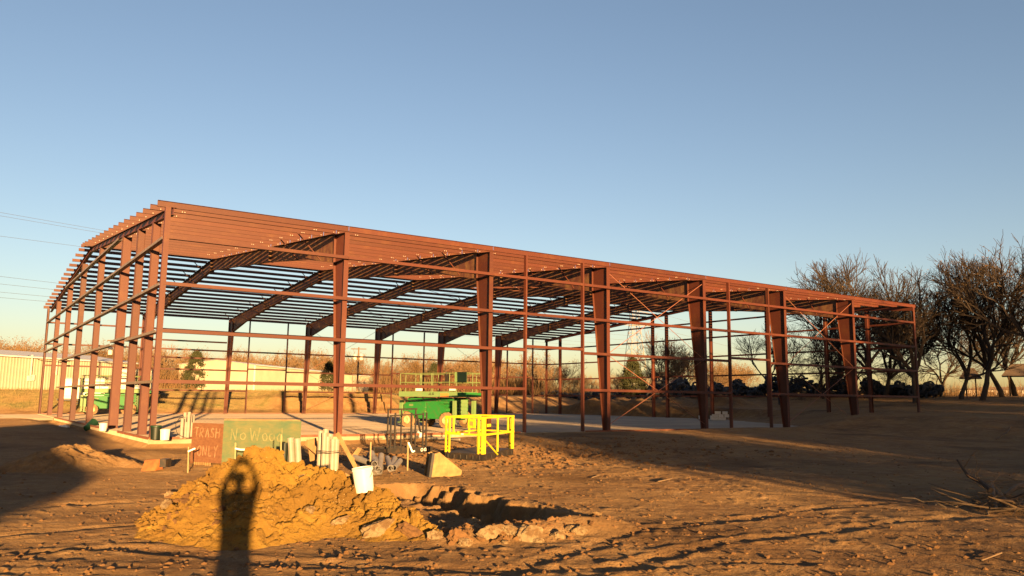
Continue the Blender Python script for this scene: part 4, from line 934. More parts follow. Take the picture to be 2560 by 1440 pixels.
def leaf_mesh(pts, n, size, jit, seed, name='leaves'):
    r = np.random.RandomState(seed); P = np.array([tuple(p) for p in pts]); C_ = P[r.randint(0, len(P), n)]+r.randn(n, 3)*jit
    a = r.randn(n, 3); a /= np.linalg.norm(a, axis=1)[:, None]; b = np.cross(a, r.randn(n, 3)); b /= np.linalg.norm(b, axis=1)[:, None]
    s = (size*(.6+.8*r.rand(n)))[:, None]; co = np.stack([C_-a*s*.5, C_+b*s*.32, C_+a*s*.5, C_-b*s*.32], 1).reshape(-1, 3)
    m = bpy.data.meshes.new(name); m.from_pydata(co.tolist(), [], (np.arange(n*4).reshape(-1, 4)).tolist()); m.update(); return m
def plant_tree(meshes, p, s, rz, label, group, mt, mb_, lv=None, name='bare_tree'):
    t = thing(name, label, 'tree', p, rz, group); t.scale = (s, s, s)
    link('trunk', meshes[0], mt, t); link('crown', meshes[1], mb_, t)
    if lv: link('leaves', lv, M['leaf_dry'], t)
    return t
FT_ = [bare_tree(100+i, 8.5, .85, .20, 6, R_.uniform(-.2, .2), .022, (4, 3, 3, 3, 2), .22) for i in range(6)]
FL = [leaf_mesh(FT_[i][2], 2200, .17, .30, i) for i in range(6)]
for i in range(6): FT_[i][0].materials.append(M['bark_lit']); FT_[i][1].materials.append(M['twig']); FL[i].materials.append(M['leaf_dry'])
NAMES_L = {0: 'over the cream warehouse', 1: 'between the two warehouses', 2: 'behind the gabled warehouse', 3: 'right of the gabled warehouse', 4: 'behind the nearer scissor lift', 5: 'seen under the far end of the roof'}
px = -60; n = 0
TL = []
while px < 1345:
    TL.append((px, R_.uniform(196, 222), R_.uniform(1.0, 1.4), 0)); px += R_.uniform(40, 60)
px = -30
while px < 1330:
    TL.append((px, R_.uniform(236, 262), R_.uniform(1.3, 1.65), 1)); px += R_.uniform(52, 80)
TL += [(1350,170,.85,0),(1385,175,1.0,0),(1430,190,.7,0),(1545,175,.8,0),(1625,150,.75,0),(1665,140,1.35,0),(1690,150,1.25,0),(1715,155,1.1,0),(1745,160,1.0,0),(1790,170,.95,0),(1815,180,1.0,0),(1850,185,.95,0),(1880,190,.95,0),(1440,260,.9,1),(1480,270,.9,1),(1510,255,.9,1),(1550,262,.9,1),(1600,268,.9,1),(1400,262,.95,1),(1760,260,1.1,1),(1840,270,1.1,1)]
orig = ['first','second','third','fourth','fifth','sixth','seventh','eighth','ninth','tenth','eleventh','twelfth','thirteenth','fourteenth','fifteenth','sixteenth','seventeenth','eighteenth','nineteenth','twentieth']
rank = {0: 0, 1: 0}
for i, (px, d, s, row) in enumerate(sorted(TL, key=lambda q: q[0])):
    if 505 < px < 940: d, s = d+80, s*1.32
    p = at(px, 990, d); p.z = float(base_z(p.x, p.y))-.1; k = i % 6
    o1 = rank[row]; rank[row] += 1
    num = orig[o1] if o1 < 20 else ('twenty', 'thirty', 'forty', 'fifty')[(o1+1)//10-2]+'-'+orig[(o1+1) % 10-1] if (o1+1) % 10 else ('thirtieth', 'fortieth', 'fiftieth')[(o1+1)//10-3]
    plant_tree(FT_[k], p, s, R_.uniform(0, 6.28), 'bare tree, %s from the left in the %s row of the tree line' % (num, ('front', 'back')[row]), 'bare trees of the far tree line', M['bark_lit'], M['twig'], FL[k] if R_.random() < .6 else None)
# big trees on the right
BT = [bare_tree(200, 13, .85, .27, 6, .06, .013, (4, 4, 3, 3, 3), .12, .38, .34), bare_tree(211, 15, .66, .30, 6, -.08, .013, (4, 4, 3, 3, 3), .22, .32, .33), bare_tree(202, 14, .75, .27, 6, .15, .013, (4, 4, 3, 3, 3), .16, .33, .34), bare_tree(203, 12, .95, .18, 6, 0, .013, (5, 4, 3, 3, 3), .06, .28, .38)]
BL = [leaf_mesh(BT[i][2], 420, .13, .25, 10+i) for i in range(4)]
for i in range(4): BT[i][0].materials.append(M['bark']); BT[i][1].materials.append(M['twig_shaded']); BL[i].materials.append(M['leaf_dry'])
BR = [(2288,86,.96,0,'big dark oak just beyond the right corner post of the frame',0),(2402,90,.85,2,'leaning bare tree right of the corner oak',1.2),(2452,87,1.0,1,'tall bare tree with fanned branches at the right',2.0),(2508,93,.95,1,'bare tree behind the fanned tall tree at the right',4.0),
      (2575,84,1.06,2,'tallest bare tree cut by the right edge of the picture',.4),(2180,108,1.22,1,'pale topped bare tree rising behind the corner oak',3.1),(2095,112,1.30,2,'pale bare tree rising above the right end of the eave',5.2),(2060,96,.72,3,'dark low tree behind the last two columns',1.0),
      (2140,98,.80,3,'dark spreading tree inside the last bay of the frame',2.6),(2215,95,.80,0,'dark tree between the last column and the corner post',3.9),(1912,122,.72,1,'slim bare tree left of the second last column',.3),(2350,104,.9,3,'dark tree behind the corner oak',5.5),(2540,108,.9,0,'dark tree at the far right behind the tall trees',1.9)]
for px, d, s, k, lb, rz in BR:
    p = at(px, 990, d); p.z = float(base_z(p.x, p.y))-.1
    lit = k == 1 and d > 100 or px == 2095
    plant_tree(BT[k], p, s, rz, lb, 'trees on the right', None, None, BL[k] if not lit else None)
# evergreen
def evergreen(seed, h, w, n, size):
    r = np.random.RandomState(seed); pts = []
    for _ in range(150):
        z = r.rand()**.8; rr = w*.5*(1-z)**.65*(.55+.45*r.rand())*(1 if z > .1 else .8); a = r.rand()*6.28; pts.append((rr*math.cos(a), rr*math.sin(a), h*(.08+.9*z)))
    return leaf_mesh(pts, n, size, .22, seed, 'foliage')
ev = evergreen(5, 5.6, 4.6, 9000, .20); tb = MB(); tb.tube([(0, 0, -.3), (.05, 0, 2), (0, .05, 4.6)], [.16, .12, .03], 7)
for px, d, s, lb in ((1582,112,1.0,'dark bushy cedar standing before the lattice tower'),(820,98,.62,'small thin cedar in front of the gabled warehouse'),(485,190,1.45,'dark cedar in the trees left of the gabled warehouse'),(1085,195,1.25,'dark evergreen behind the nearer scissor lift')):
    p = at(px, 990, d); t = thing('cedar_tree', lb, 'tree', (p.x, p.y, float(base_z(p.x, p.y))), R_.uniform(0, 6), 'evergreen trees'); t.scale = (s, s, s); link('trunk', tb.mesh('trunk') if px == 1582 else bpy.data.meshes['trunk.cedar'] if 'trunk.cedar' in bpy.data.meshes else tb.mesh('trunk.cedar'), M['bark'], t); link('foliage', ev, M['leaf_cedar'], t)
# undergrowth below the tree line, dry grass
def blades(name, n, gen, h0, h1, w, mat_, seed, lab, cat):
    r = np.random.RandomState(seed); P = gen(r, n); h = (h0+(h1-h0)*r.rand(n)**1.5)[:, None]; a = r.rand(n)*6.28; d = np.stack([np.cos(a), np.sin(a), np.zeros(n)], 1)*w; ln = np.stack([r.randn(n)*.35, r.randn(n)*.35, np.ones(n)], 1)*h
    co = np.stack([P-d, P+d, P+ln], 1).reshape(-1, 3); m = bpy.data.meshes.new(name); m.from_pydata(co.tolist(), [], np.arange(n*3).reshape(-1, 3).tolist()); m.update(); o = link(name, m, mat_); kind(o, 'stuff'); o['label'] = lab; o['category'] = cat; return o
def gen_brush(r, n):
    c = r.rand(n); ppx = -80+1450*c; d = 188+70*r.rand(n)+np.where((ppx > 500) & (ppx < 945), 82, 0); a = YAW+np.arctan((ppx-1280)/FPX); x = CX+d*np.sin(a); y = CY+d*np.cos(a); return np.stack([x, y, base_z(x, y)], 1)
blades('undergrowth', 60000, gen_brush, .8, 6.5, .075, M['brush'], 4, 'tangled dry undergrowth below the far tree line', 'undergrowth')
def gen_brush2(r, n):
    d = 118+130*r.rand(n); ppx = 1330+1330*r.rand(n); a = YAW+np.arctan((ppx-1280)/FPX); x = CX+d*np.sin(a); y = CY+d*np.cos(a); return np.stack([x, y, base_z(x, y)], 1)
blades('scrub', 24000, gen_brush2, .5, 3.0, .04, M['brush'], 9, 'dry scrub growing beyond the right end of the frame', 'undergrowth')
def gen_grass(r, n):
    x = -22+62*r.rand(n); y = 50+30*r.rand(n); wm = (x > 20.5) & (x < 37); y = np.where(wm, 53+25*r.rand(n), y); return np.stack([x, y, base_z(x, y)], 1)
blades('dry_grass', 30000, gen_grass, .06, .42, .012, M['grass'], 12, 'dry yellow grass on the bank behind the frame', 'grass')

# ------------------------------------------------------------------ warehouses
def ribbed_wall(b, p, q, h0, h1, pitch=.35):
    p = Vector(p); q = Vector(q); v = q-p; ln = v.length; u = v/ln; n = Vector((-u.y, u.x, 0)); k = int(ln/pitch); pts = []
    for i in range(k+1):
        s = ln*i/k
        for off, dd in ((0, 0), (.55, 0), (.65, .035), (.9, .035)):
            ss = s+off*ln/k
            if ss <= ln: pts.append((ss, dd))
    pts.append((ln, 0)); vs = []
    for s, dd in pts:
        hh = h0+(h1-h0)*s/ln if not callable(h0) else h0(s/ln); c = p+u*s+n*dd; vs += [(c.x, c.y, p.z), (c.x, c.y, p.z+hh)]
    m = len(pts); b.add(vs, [(2*i, 2*i+2, 2*i+3, 2*i+1) for i in range(m-1)])
def warehouse(label, A, Bp, depth, h, rise, name='warehouse', gable_front=False, trim=True):
    A = Vector(A); Bp = Vector(Bp); u = (Bp-A).normalized(); n = Vector((-u.y, u.x, 0))
    if n.dot(Vector((cF[0], cF[1], 0))) < 0: n = -n
    t = thing(name, label, 'warehouse', A); o = Vector((0, 0, 0)); Q = [o, Bp-A, Bp-A+n*depth, n*depth]
    for q in Q: q.z = 0
    b = MB(); ribbed_wall(b, Q[1], Q[0], h, h); ob('front_wall', b, M['siding'], t)
    b = MB(); ribbed_wall(b, Q[3], Q[2], h, h); ob('back_wall', b, M['siding'], t)
    gab = lambda s: h+rise*(1-abs(2*s-1))
    b = MB(); ribbed_wall(b, Q[0], Q[3], gab, 0); ob('gable_wall', b, M['siding'], t); b = MB(); ribbed_wall(b, Q[2], Q[1], gab, 0); ob('gable_wall', b, M['siding'], t)
    m0, m1 = n*depth/2, Bp-A+n*depth/2; m0.z = m1.z = 0; e = u*.3
    for a_, c_ in ((Q[0]-n*.35, Q[1]-n*.35), (Q[3]+n*.35, Q[2]+n*.35)):
        b = MB(); vs = []
        for dz in (0.02, .10): vs += [a_-e+Vector((0, 0, h+dz-.02)), c_+e+Vector((0, 0, h+dz-.02)), m1+e+Vector((0, 0, h+rise+dz)), m0-e+Vector((0, 0, h+rise+dz))]
        b.add(vs, ((0,1,2,3),(7,6,5,4),(0,4,5,1),(1,5,6,2),(2,6,7,3),(3,7,4,0))); ob('roof', b, M['siding_roof'], t)
    b = MB(); b.beam(Q[0]-n*.40+Vector((0, 0, h-.02)), Q[1]-n*.40+Vector((0, 0, h-.02)), .1, .12); ob('gutter', b, M['bucket'], t)
    return t, u, n
zA = 1.75
A = at(-260, 985, 92); A.z = zA; Bq = at(333, 985, 110); Bq.z = zA
t, u, n = warehouse('long cream metal warehouse with a grey roof at the left edge', A, Bq, 14, 3.75, .9)
for px, w_, h_, z_, nm, m_ in ((68,.5,.55,1.25,'meter_box','pale_metal'),(79,.5,.6,1.3,'meter_box','pale_metal'),(71,.09,2.4,1.6,'conduit','pale_metal'),(184,.09,1.6,2.0,'conduit','pale_metal')):
    s = (at(px, 985, 100)-A); f = u*s.dot(u)-n*.06; b = MB(); b.box((-w_/2, -.15, z_), (w_/2, -.02, z_+h_)); ob(nm, b, M[m_], t, f, math.atan2(u.y, u.x))
b = MB(); s1 = u*(at(72, 985, 99)-A).dot(u)-n*.25; s2 = u*(at(184, 985, 103)-A).dot(u)-n*.25; b.tube([s1+Vector((0, 0, 3.9)), s1.lerp(s2, .3)+Vector((0, 0, 3.45)), s1.lerp(s2, .7)+Vector((0, 0, 3.4)), s2+Vector((0, 0, 3.7))], .03, 5); ob('service_wire', b, M['cable'], t)
A2 = at(632, 985, 184); B2 = at(921, 985, 262); zB = 3.05; A2.z = B2.z = zB
G2 = at(540, 985, 199); dp = (Vector((G2.x, G2.y, 0))-Vector((A2.x, A2.y, 0))).length
t, u, n = warehouse('gabled cream metal warehouse in the middle distance behind the frame', A2, B2, dp*1.02, 5.4, 1.0)
b = MB(); s = u*.01; b.box((-.25, -.14, 0), (.25, -.01, 5.3)); ob('corner_trim', b, M['bucket'], t, u*.22, math.atan2(u.y, u.x))
b = MB(); q = (B2-A2).length*.80; b.box((-.1, -.16, 0), (.1, -.04, 5.2)); ob('downspout', b, M['pole'], t, u*q, math.atan2(u.y, u.x))
# ------------------------------------------------------------------ trailers behind the far lift
def trailer(label, pa, pb, d, zb, zt, dark=None, name='trailer'):
    A = at(pa, 985, d); B = at(pb, 985, d); k = d/FPX; A.z = B.z = 0; g = float(base_z((A.x+B.x)/2, (A.y+B.y)/2)); u = (B-A); ln = u.length; t = thing(name, label, 'trailer', (A.x, A.y, g), math.atan2(u.y, u.x))
    b = MB(); b.box((0, 0, zb), (ln, 2.2, zt)); ob('body', b, M['trailer'], t)
    b = MB(); b.box((-.1, -.12, zt+.02), (ln+.1, 2.3, zt+.10)); ob('roof', b, M['siding_roof'], t); b = MB(); b.box((-.3, .1, zb-.18), (ln+.6, 2.1, zb-.02)); ob('frame', b, M['black'], t)
    for x in (ln*.35, ln*.35+.9):
        b = MB(); b.lathe(tyre_prof(.36, .22), 18, Matrix.Translation((x, .12, .36)) @ Matrix.Rotation(math.pi/2, 4, 'X'), True); ob('wheel', b, M['tyre_black'], t)
    if dark: b = MB(); b.box((ln*dark[0], -.03, zb+.25), (ln*dark[1], -.01, zt-.15)); ob('dark_side_panel', b, M['dark_window'], t)  # flat dark panel set on the side wall, no hole cut
    b = MB(); b.box((ln*.05, -.03, zb+.3), (ln*.05+.7, -.012, zt-.25)); ob('door', b, M['bucket'], t); return t
trailer('white box trailer behind the left end wall posts', 152, 262, 86, .55, 2.35)
trailer('long white trailer with a dark side panel behind the far scissor lift', 278, 392, 90, .65, 2.7, (.02, .55))
# ------------------------------------------------------------------ utility poles, tower, wires
def upole(label, px, top, d, cans, arm=True):
    q = at(px, top, d); g = float(base_z(q.x, q.y)); t = thing('utility_pole', label, 'utility pole', (q.x, q.y, g)); H = q.z-g
    b = MB(); b.tube([(0, 0, -.3), (0, 0, H)], [.15, .10], 9); ob('pole', b, M['pole'], t)
    if arm: b = MB(); v = Vector((cr.x, cr.y, 0)); b.beam(-v*1.1+Vector((0, 0, H-.25)), v*1.1+Vector((0, 0, H-.25)), .1, .12); ob('crossarm', b, M['pole'], t)
    for s in cans: b = MB(); v = Vector((cr.x, cr.y, 0))*s-cf*.25; b.lathe([(.001, 0), (.22, 0), (.24, .1), (.24, .75), (.2, .85), (.001, .88)], 14, Matrix.Translation(v+Vector((0, 0, H-1.9)))); ob('transformer', b, M['pale_metal'], t, smooth=True)
upole('wooden utility pole with transformers over the cream warehouse', 293, 846, 104, (-.55, .1))
upole('wooden utility pole with crossarm at the right end of the gabled warehouse', 897, 868, 118, (-.45, .45))
def tower():
    base = at(1588, 990, 260); g = float(base_z(base.x, base.y)); t = thing('lattice_tower', 'tall steel lattice transmission tower behind the cedar', 'tower', (base.x, base.y, g), -YAW+.3); H = 33.0
    def wd(z): return 3.4-(3.4-1.1)*min(z/25, 1)
    for sx in (-1, 1):
        for sy in (-1, 1): b = MB(); b.tube([(sx*wd(z), sy*wd(z), z) for z in (0, 12, 25, H)], .085, 5); ob('leg', b, M['tower'], t)
    b = MB(); zs = [0, 5, 9.5, 13.5, 17, 20, 22.5, 25, 27.5, 30, H]
    for z0, z1 in zip(zs[:-1], zs[1:]):
        for a_, c_ in (((-1,-1),(1,-1)),((1,-1),(1,1)),((1,1),(-1,1)),((-1,1),(-1,-1))):
            P = lambda s, z: Vector((s[0]*wd(z), s[1]*wd(z), z)); b.tube([P(a_, z0), P(c_, z1)], .05, 4); b.tube([P(c_, z0), P(a_, z1)], .05, 4); b.tube([P(a_, z1), P(c_, z1)], .05, 4)
    ob('lattice', b, M['tower'], t)
    for z in (22.5, 26.5, 30.5): b = MB(); b.tube([(-5.5, 0, z), (0, 0, z+.9), (5.5, 0, z)], .08, 4); b.tube([(-5.5, 0, z), (5.5, 0, z)], .08, 4); ob('crossarm', b, M['tower'], t)
    return base
tower()
WR = [((-120,510),(270,578),(1585,800),'highest pair of power wires left of the roof'),((-120,575),(205,617),(1585,815),'second highest power wire left of the roof'),((-120,675),(145,708),(1585,840),'third power wire left of the roof'),((-120,696),(135,724),(1585,852),'fourth power wire left of the roof'),((-120,718),(125,742),(1585,865),'fifth power wire left of the roof'),((-120,733),(118,754),(1585,874),'lowest power wire left of the roof')]
for i, (a_, m_, c_, lb) in enumerate(WR):
    P0, P1, P2 = at(*a_, 150), at(*m_, 168), at(*c_, 262); pts = []
    for t in np.linspace(0, 1, 24):
        # quadratic through the three points (t=.18 at the middle one)
        tm = .18; l0 = (t-tm)*(t-1)/((0-tm)*(0-1)); l1 = t*(t-1)/(tm*(tm-1)); l2 = t*(t-tm)/((1)*(1-tm)); pts.append(P0*l0+P1*l1+P2*l2)
    b = MB(); b.tube(pts, .022, 4); tag(ob('power_wire', b, M['wire']), lb, 'power wire', 'power wires')
    if i == 0: b = MB(); b.tube([p+Vector((0, 0, -.55)) for p in pts], .022, 4); tag(ob('power_wire', b, M['wire']), 'lower wire of the highest pair left of the roof', 'power wire', 'power wires')
for i, (y0, y1) in enumerate(((760,860),(800,885),(830,905),(855,925))):
    b = MB(); A_, B_ = at(1600, y0+10, 262), at(2080, y1+20, 330); b.tube([A_, A_.lerp(B_, .5)+Vector((0, 0, -2)), B_], .03, 4); tag(ob('power_wire', b, M['wire']), ('topmost', 'second', 'third', 'lowest')[i]+' power wire running right from the lattice tower', 'power wire', 'power wires')
# ------------------------------------------------------------------ house and low buildings far right
def house(label, pa, pb, d, wall, roof, dep, col='house', posts=False):
    A, B = at(pa, 985, d), at(pb, 985, d); A.z = B.z = 0; u = B-A; ln = u.length; g = float(base_z(A.x, A.y)); t = thing('open_shelter' if posts else 'house', label, 'shelter' if posts else 'house', (A.x, A.y, g), math.atan2(u.y, u.x))
    if posts:
        for x in (.2, ln-.2):
            for y in (.2, dep-.2): b = MB(); b.box((x-.08, y-.08, -.2), (x+.08, y+.08, wall)); ob('post', b, M['pole'], t)
    else:
        b = MB(); b.box((0, 0, -.5), (ln, dep, wall)); ob('wall', b, M[col], t)
        for k in (.25, .7): b = MB(); b.box((ln*k, -.03, wall*.35), (ln*k+1.0, -.005, wall*.8)); ob('window', b, M['dark_window'], t)
    b = MB(); b.add([(-.5, -.6, wall), (ln+.5, -.6, wall), (ln*.8, dep/2, wall+roof), (ln*.2, dep/2, wall+roof), (-.5, dep+.6, wall), (ln+.5, dep+.6, wall)], ((0,1,2,3),(1,5,2),(5,4,3,2),(4,0,3),(0,4,5,1))); ob('roof', b, M['shingle'], t)
house('low white house with a brown roof behind the tyre heap', 1632, 1706, 165, 4.2, 1.0, 8)
house('small dark roofed open shelter among the trees at the right', 2412, 2446, 112, 2.3, 1.3, 3, posts=True)
house('dark roofed open shelter at the far right edge', 2520, 2580, 105, 2.3, 1.4, 4, posts=True)
house('long low white building behind the trees at the far right', 2400, 2700, 170, 1.9, .6, 8)
# ------------------------------------------------------------------ tyre heaps
tm = MB(); tm.lathe(tyre_prof(.42, .26), 12, None, True); TYM = tm.mesh('tyre', True); TYM.materials.append(M['tyre_black'])
r = np.random.RandomState(31); TY = []
for i in range(860):
    px = 1345+r.rand()**.8*1000 if i < 760 else r.uniform(1640, 1960); d = np.interp(px, [1345, 1600, 2350], [122, 108, 92])+r.rand()*9; lvl = r.rand()
    hmax = np.interp(px, [1345, 1480, 1560, 1750, 2000, 2350], [.4, 1.1, 1.3, 2.5, 2.0, 1.8])*(.75+.9*float(noise(px/45., 3.3, 5))); a = YAW+math.atan((px-1280)/FPX); x, y = CX+d*math.sin(a), CY+d*math.cos(a)
    TY.append((x, y, float(base_z(x, y))+.15+lvl*hmax, r.rand()*6.28, r.choice([0, 1.3, 1.57, .4]), r.uniform(.8, 1.25), d))
TY.sort(key=lambda q: q[6]); big = TY[:300]; rest = TY[300:]
for x, y, z, a, tl, s, d in big:
    o = link('tyre', TYM, None, None, (x, y, z)); o.rotation_euler = (tl, r.uniform(-.3, .3), a); o.scale = (s, s, s); tag(o, 'old black tyre in the long dark heap behind the right end of the frame', 'tyre', 'tyres in the dark heap')
b = MB()
for x, y, z, a, tl, s, d in rest: b.lathe([(q*s, w*s) for q, w in tyre_prof(.42, .26)], 10, Matrix.Translation((x, y, z)) @ Matrix.Rotation(a, 4, 'Z') @ Matrix.Rotation(tl, 4, 'X'), True)
o = ob('tyre_heap', b, M['tyre_black']); kind(o, 'stuff'); o['label'] = 'back part of the dark heap of old tyres'; o['category'] = 'tyres'
# ------------------------------------------------------------------ people
def person(name, label, J, E, RAD, loc, rz, vest=None, cloth='cloth'):
    t = thing(name, label, 'person', loc, rz); names = list(J); m = bpy.data.meshes.new('body'); m.from_pydata([J[k] for k in names], [(names.index(a), names.index(b)) for a, b in E], [])
    o = link('body', m, None, t); sk = o.modifiers.new('skin', 'SKIN'); sv = m.skin_vertices[0].data
    for i, k in enumerate(names): rr = RAD.get(k, .05); sv[i].radius = rr if isinstance(rr, tuple) else (rr, rr); sv[i].use_root = (k == 'pelvis')
    sb = o.modifiers.new('sub', 'SUBSURF'); sb.levels = 1; sb.render_levels = 1
    dg = bpy.context.evaluated_depsgraph_get(); me = bpy.data.meshes.new_from_object(o.evaluated_get(dg)); o.modifiers.clear(); o.data = me; me.materials.clear(); me.materials.append(M[cloth]); me.materials.append(M['skin'])
    for p in me.polygons:
        c = p.center; p.use_smooth = True
        if c.z > J['neck'][2] and math.hypot(c.x-J['head'][0], c.y-J['head'][1]) < .2: p.material_index = 1
    b = MB(); h = J['head']; b.lathe([(.001, .145), (.06, .135), (.105, .09), (.115, .03), (.11, -.02)], 14, Matrix.Translation((h[0], h[1]-.012, h[2]))); ob('hair' if not vest else 'hard_hat', b, M['cloth'] if not vest else M['bucket'], t, smooth=True)
    b = MB(); b.tube([(h[0], h[1]+.10, h[2]+.01), (h[0], h[1]+.135, h[2]-.03)], [.012, .02], 5); ob('nose', b, M['skin'], t)
    if vest: b = MB(); b.lathe([(.18, .98), (.20, 1.1), (.215, 1.3), (.19, 1.45), (.09, 1.5)], 14, Matrix.Scale(.78, 4, (0, 1, 0))); ob('vest', b, M['vest'], t)
    return t
def fingers(J, E, RAD, hand, side, d, tag_):
    for i in range(5):
        k = f'{tag_}f{i}'; o = Vector((side*(i-2)*.02 if i else -side*.05, 0, 0)); ln = (.05, .085, .09, .085, .07)[i]
        J[k] = tuple(Vector(J[hand])+o+Vector(d)*ln); J[k+'b'] = tuple(Vector(J[k])+Vector(d)*ln*.5+Vector((0, .02, 0))); E += [(hand, k), (k, k+'b')]; RAD[k] = .009; RAD[k+'b'] = .008
# photographer: stands where the photograph was taken from, phone held up over the head
g0 = gz(CX-.25, CY-.36)
hz = CZ-g0
J = dict(pelvis=(0, 0, .98), waist=(0, 0, 1.15), chest=(0, .0, 1.38), neck=(0, .01, 1.57), head=(0, .02, 1.70), top=(0, .02, 1.82),
 ls=(-.21, 0, 1.50), le=(-.22, .20, 1.58), lw=(-.165, .33, 1.78), lh=(-.075, .385, hz-.0), rs=(.21, 0, 1.50), re=(.24, .20, 1.58), rw=(.185, .33, 1.78), rh=(.075, .385, hz-.0),
 lhip=(-.10, 0, .90), lk=(-.11, .02, .50), la=(-.12, -.02, .09), lt=(-.13, .14, .05), rhip=(.10, 0, .90), rk=(.11, .02, .50), ra=(.12, -.02, .09), rt_=(.13, .14, .05))
E_ = [('pelvis','waist'),('waist','chest'),('chest','neck'),('neck','head'),('head','top'),('chest','ls'),('ls','le'),('le','lw'),('lw','lh'),('chest','rs'),('rs','re'),('re','rw'),('rw','rh'),('pelvis','lhip'),('lhip','lk'),('lk','la'),('la','lt'),('pelvis','rhip'),('rhip','rk'),('rk','ra'),('ra','rt_')]
RD = dict(pelvis=(.20, .14), waist=(.19, .13), chest=(.20, .14), neck=.06, head=(.085, .10), top=.06, ls=.085, le=.058, lw=.042, lh=.036, rs=.085, re=.058, rw=.042, rh=.036, lhip=.125, lk=.095, la=.065, lt=.04, rhip=.125, rk=.095, ra=.065, rt_=.04)
J2, E2, RD2 = dict(J), list(E_), dict(RD); fingers(J2, E2, RD2, 'lh', -1, (.35, .05, .9), 'l'); fingers(J2, E2, RD2, 'rh', 1, (-.35, .05, .9), 'r')
bx, by = CX-.43*math.sin(SUN_AZ+.1), CY-.43*math.cos(SUN_AZ+.1)
person('person', 'photographer in dark clothes holding a phone up, casting the standing shadow', J2, E2, RD2, (bx, by, g0), -SUN_AZ-.1)
b = MB(); b.box((-.08, -.012, -.04), (.08, -.004, .04)); tag(ob('phone', b, M['black'], None, (CX-.03*math.sin(YAW), CY-.03*math.cos(YAW), CZ), -YAW), 'black phone held up by the photographer', 'phone')
J3 = dict(J); J3.update(ls=(-.19, 0, 1.44), le=(-.25, .02, 1.17), lw=(-.24, .12, .95), lh=(-.24, .15, .88), re=(.25, .02, 1.17), rw=(.24, .12, .95), rh=(.24, .15, .88)); E3, RD3 = list(E_), dict(RD); fingers(J3, E3, RD3, 'lh', -1, (0, .2, -.95), 'l'); fingers(J3, E3, RD3, 'rh', 1, (0, .2, -.95), 'r')
p = at(1950, 990, 92); person('person', 'worker in a bright green vest standing by the dark tyre heap', J3, E3, RD3, (p.x, p.y, float(base_z(p.x, p.y))), 2.4, True)
# ------------------------------------------------------------------ fallen branches at the lower right
def branch(pts, rs, lab, m_='bark', twigs=0, seed=1):
    r = random.Random(seed); t = thing('fallen_branch', lab, 'branch', pts[0]); o = Vector(pts[0]); b = MB(); b.tube([Vector(p)-o for p in pts], rs, 7); ob('limb', b, M[m_], t, smooth=True)
    for i in range(twigs):
        b = MB(); k = r.randrange(len(pts)-1); p = Vector(pts[k]).lerp(Vector(pts[k+1]), r.random())-o; d = Vector((r.gauss(0, 1), r.gauss(0, 1), abs(r.gauss(0, .5)))).normalized(); q = p+d*r.uniform(.2, .45); b.tube([p, q, q+(d+Vector((r.gauss(0, .4), r.gauss(0, .4), 0))).normalized()*r.uniform(.1, .35)], [.010, .007, .003], 4)
        ob('twig', b, M['twig'], t)
def gp(px, py, up=0.0): p = P_on(px, py); return (p.x, p.y, p.z+up)
dB = 17.0
branch([at(2393,1150,18.5), at(2420,1190,18.2), at(2455,1207,17.8), at(2478,1225,17.4)], [.02, .03, .04, .045], 'dark forked branch sticking up at the right edge', 'bark', 9, 1)
branch([gp(2478,1232,.1), gp(2500,1252,.12), gp(2515,1262,.06)], [.05, .06, .05], 'thick sunlit branch stub below the dark forked branch', 'bark_lit', 4, 2)
branch([gp(2512,1248,.08), gp(2540,1240,.18), gp(2575,1232,.2)], [.04, .06, .07], 'thick pale branch running out of the right edge', 'bark_lit', 6, 3)
branch([gp(2482,1232,.25), gp(2486,1260,.2), gp(2492,1280,.03)], [.03, .03, .03], 'upright stick in the brush pile at the right edge', 'bark_lit', 5, 4)
branch([gp(2440,1238,.02), gp(2455,1265,.05), gp(2472,1290,.02)], [.012, .014, .012], 'thin sunlit stick left of the brush pile', 'bark_lit', 0, 5)
branch([gp(2455,1405,.02), gp(2505,1388,.03), gp(2555,1398,.02)], [.007, .009, .006], 'thin sunlit stick lying near the lower right corner', 'bark_lit', 0, 6)
branch([gp(2490,1100,.03), gp(2520,1090,.06), gp(2545,1075,.03)], [.02, .025, .015], 'pale stick lying in the shade at the right edge', 'bark_lit', 0, 7)
branch([gp(1645,1206,.02), gp(1680,1200,.03)], [.013, .010], 'short pale stick lying at the edge of the tree shadow', 'bark_lit', 0, 8)
branch([gp(1480,1196,.02), gp(1500,1190,.03)], [.010, .008], 'tiny pale stick on the lit ground below the yellow basket', 'bark_lit', 0, 9)
rB = random.Random(77); c0 = P_on(2515, 1275); t = thing('brush_pile', 'tangled pile of dry brush and sticks at the right edge', 'brush pile', c0)
for i in range(60):
    a = rB.uniform(0, 6.28); p0 = Vector((rB.gauss(0, .55), rB.gauss(0, .45), rB.uniform(.0, .12))); ln = rB.uniform(.4, 1.3); d = Vector((math.cos(a), math.sin(a), rB.uniform(-.02, .42))); r0 = rB.uniform(.006, .026)
    b = MB(); b.tube([p0, p0+d*ln*.5+Vector((rB.gauss(0, .06), rB.gauss(0, .06), .04)), p0+d*ln+Vector((rB.gauss(0, .1), rB.gauss(0, .1), 0))], [r0, r0*.75, r0*.3], 5); ob('stick', b, M['bark_lit'] if i % 3 else M['bark'], t)
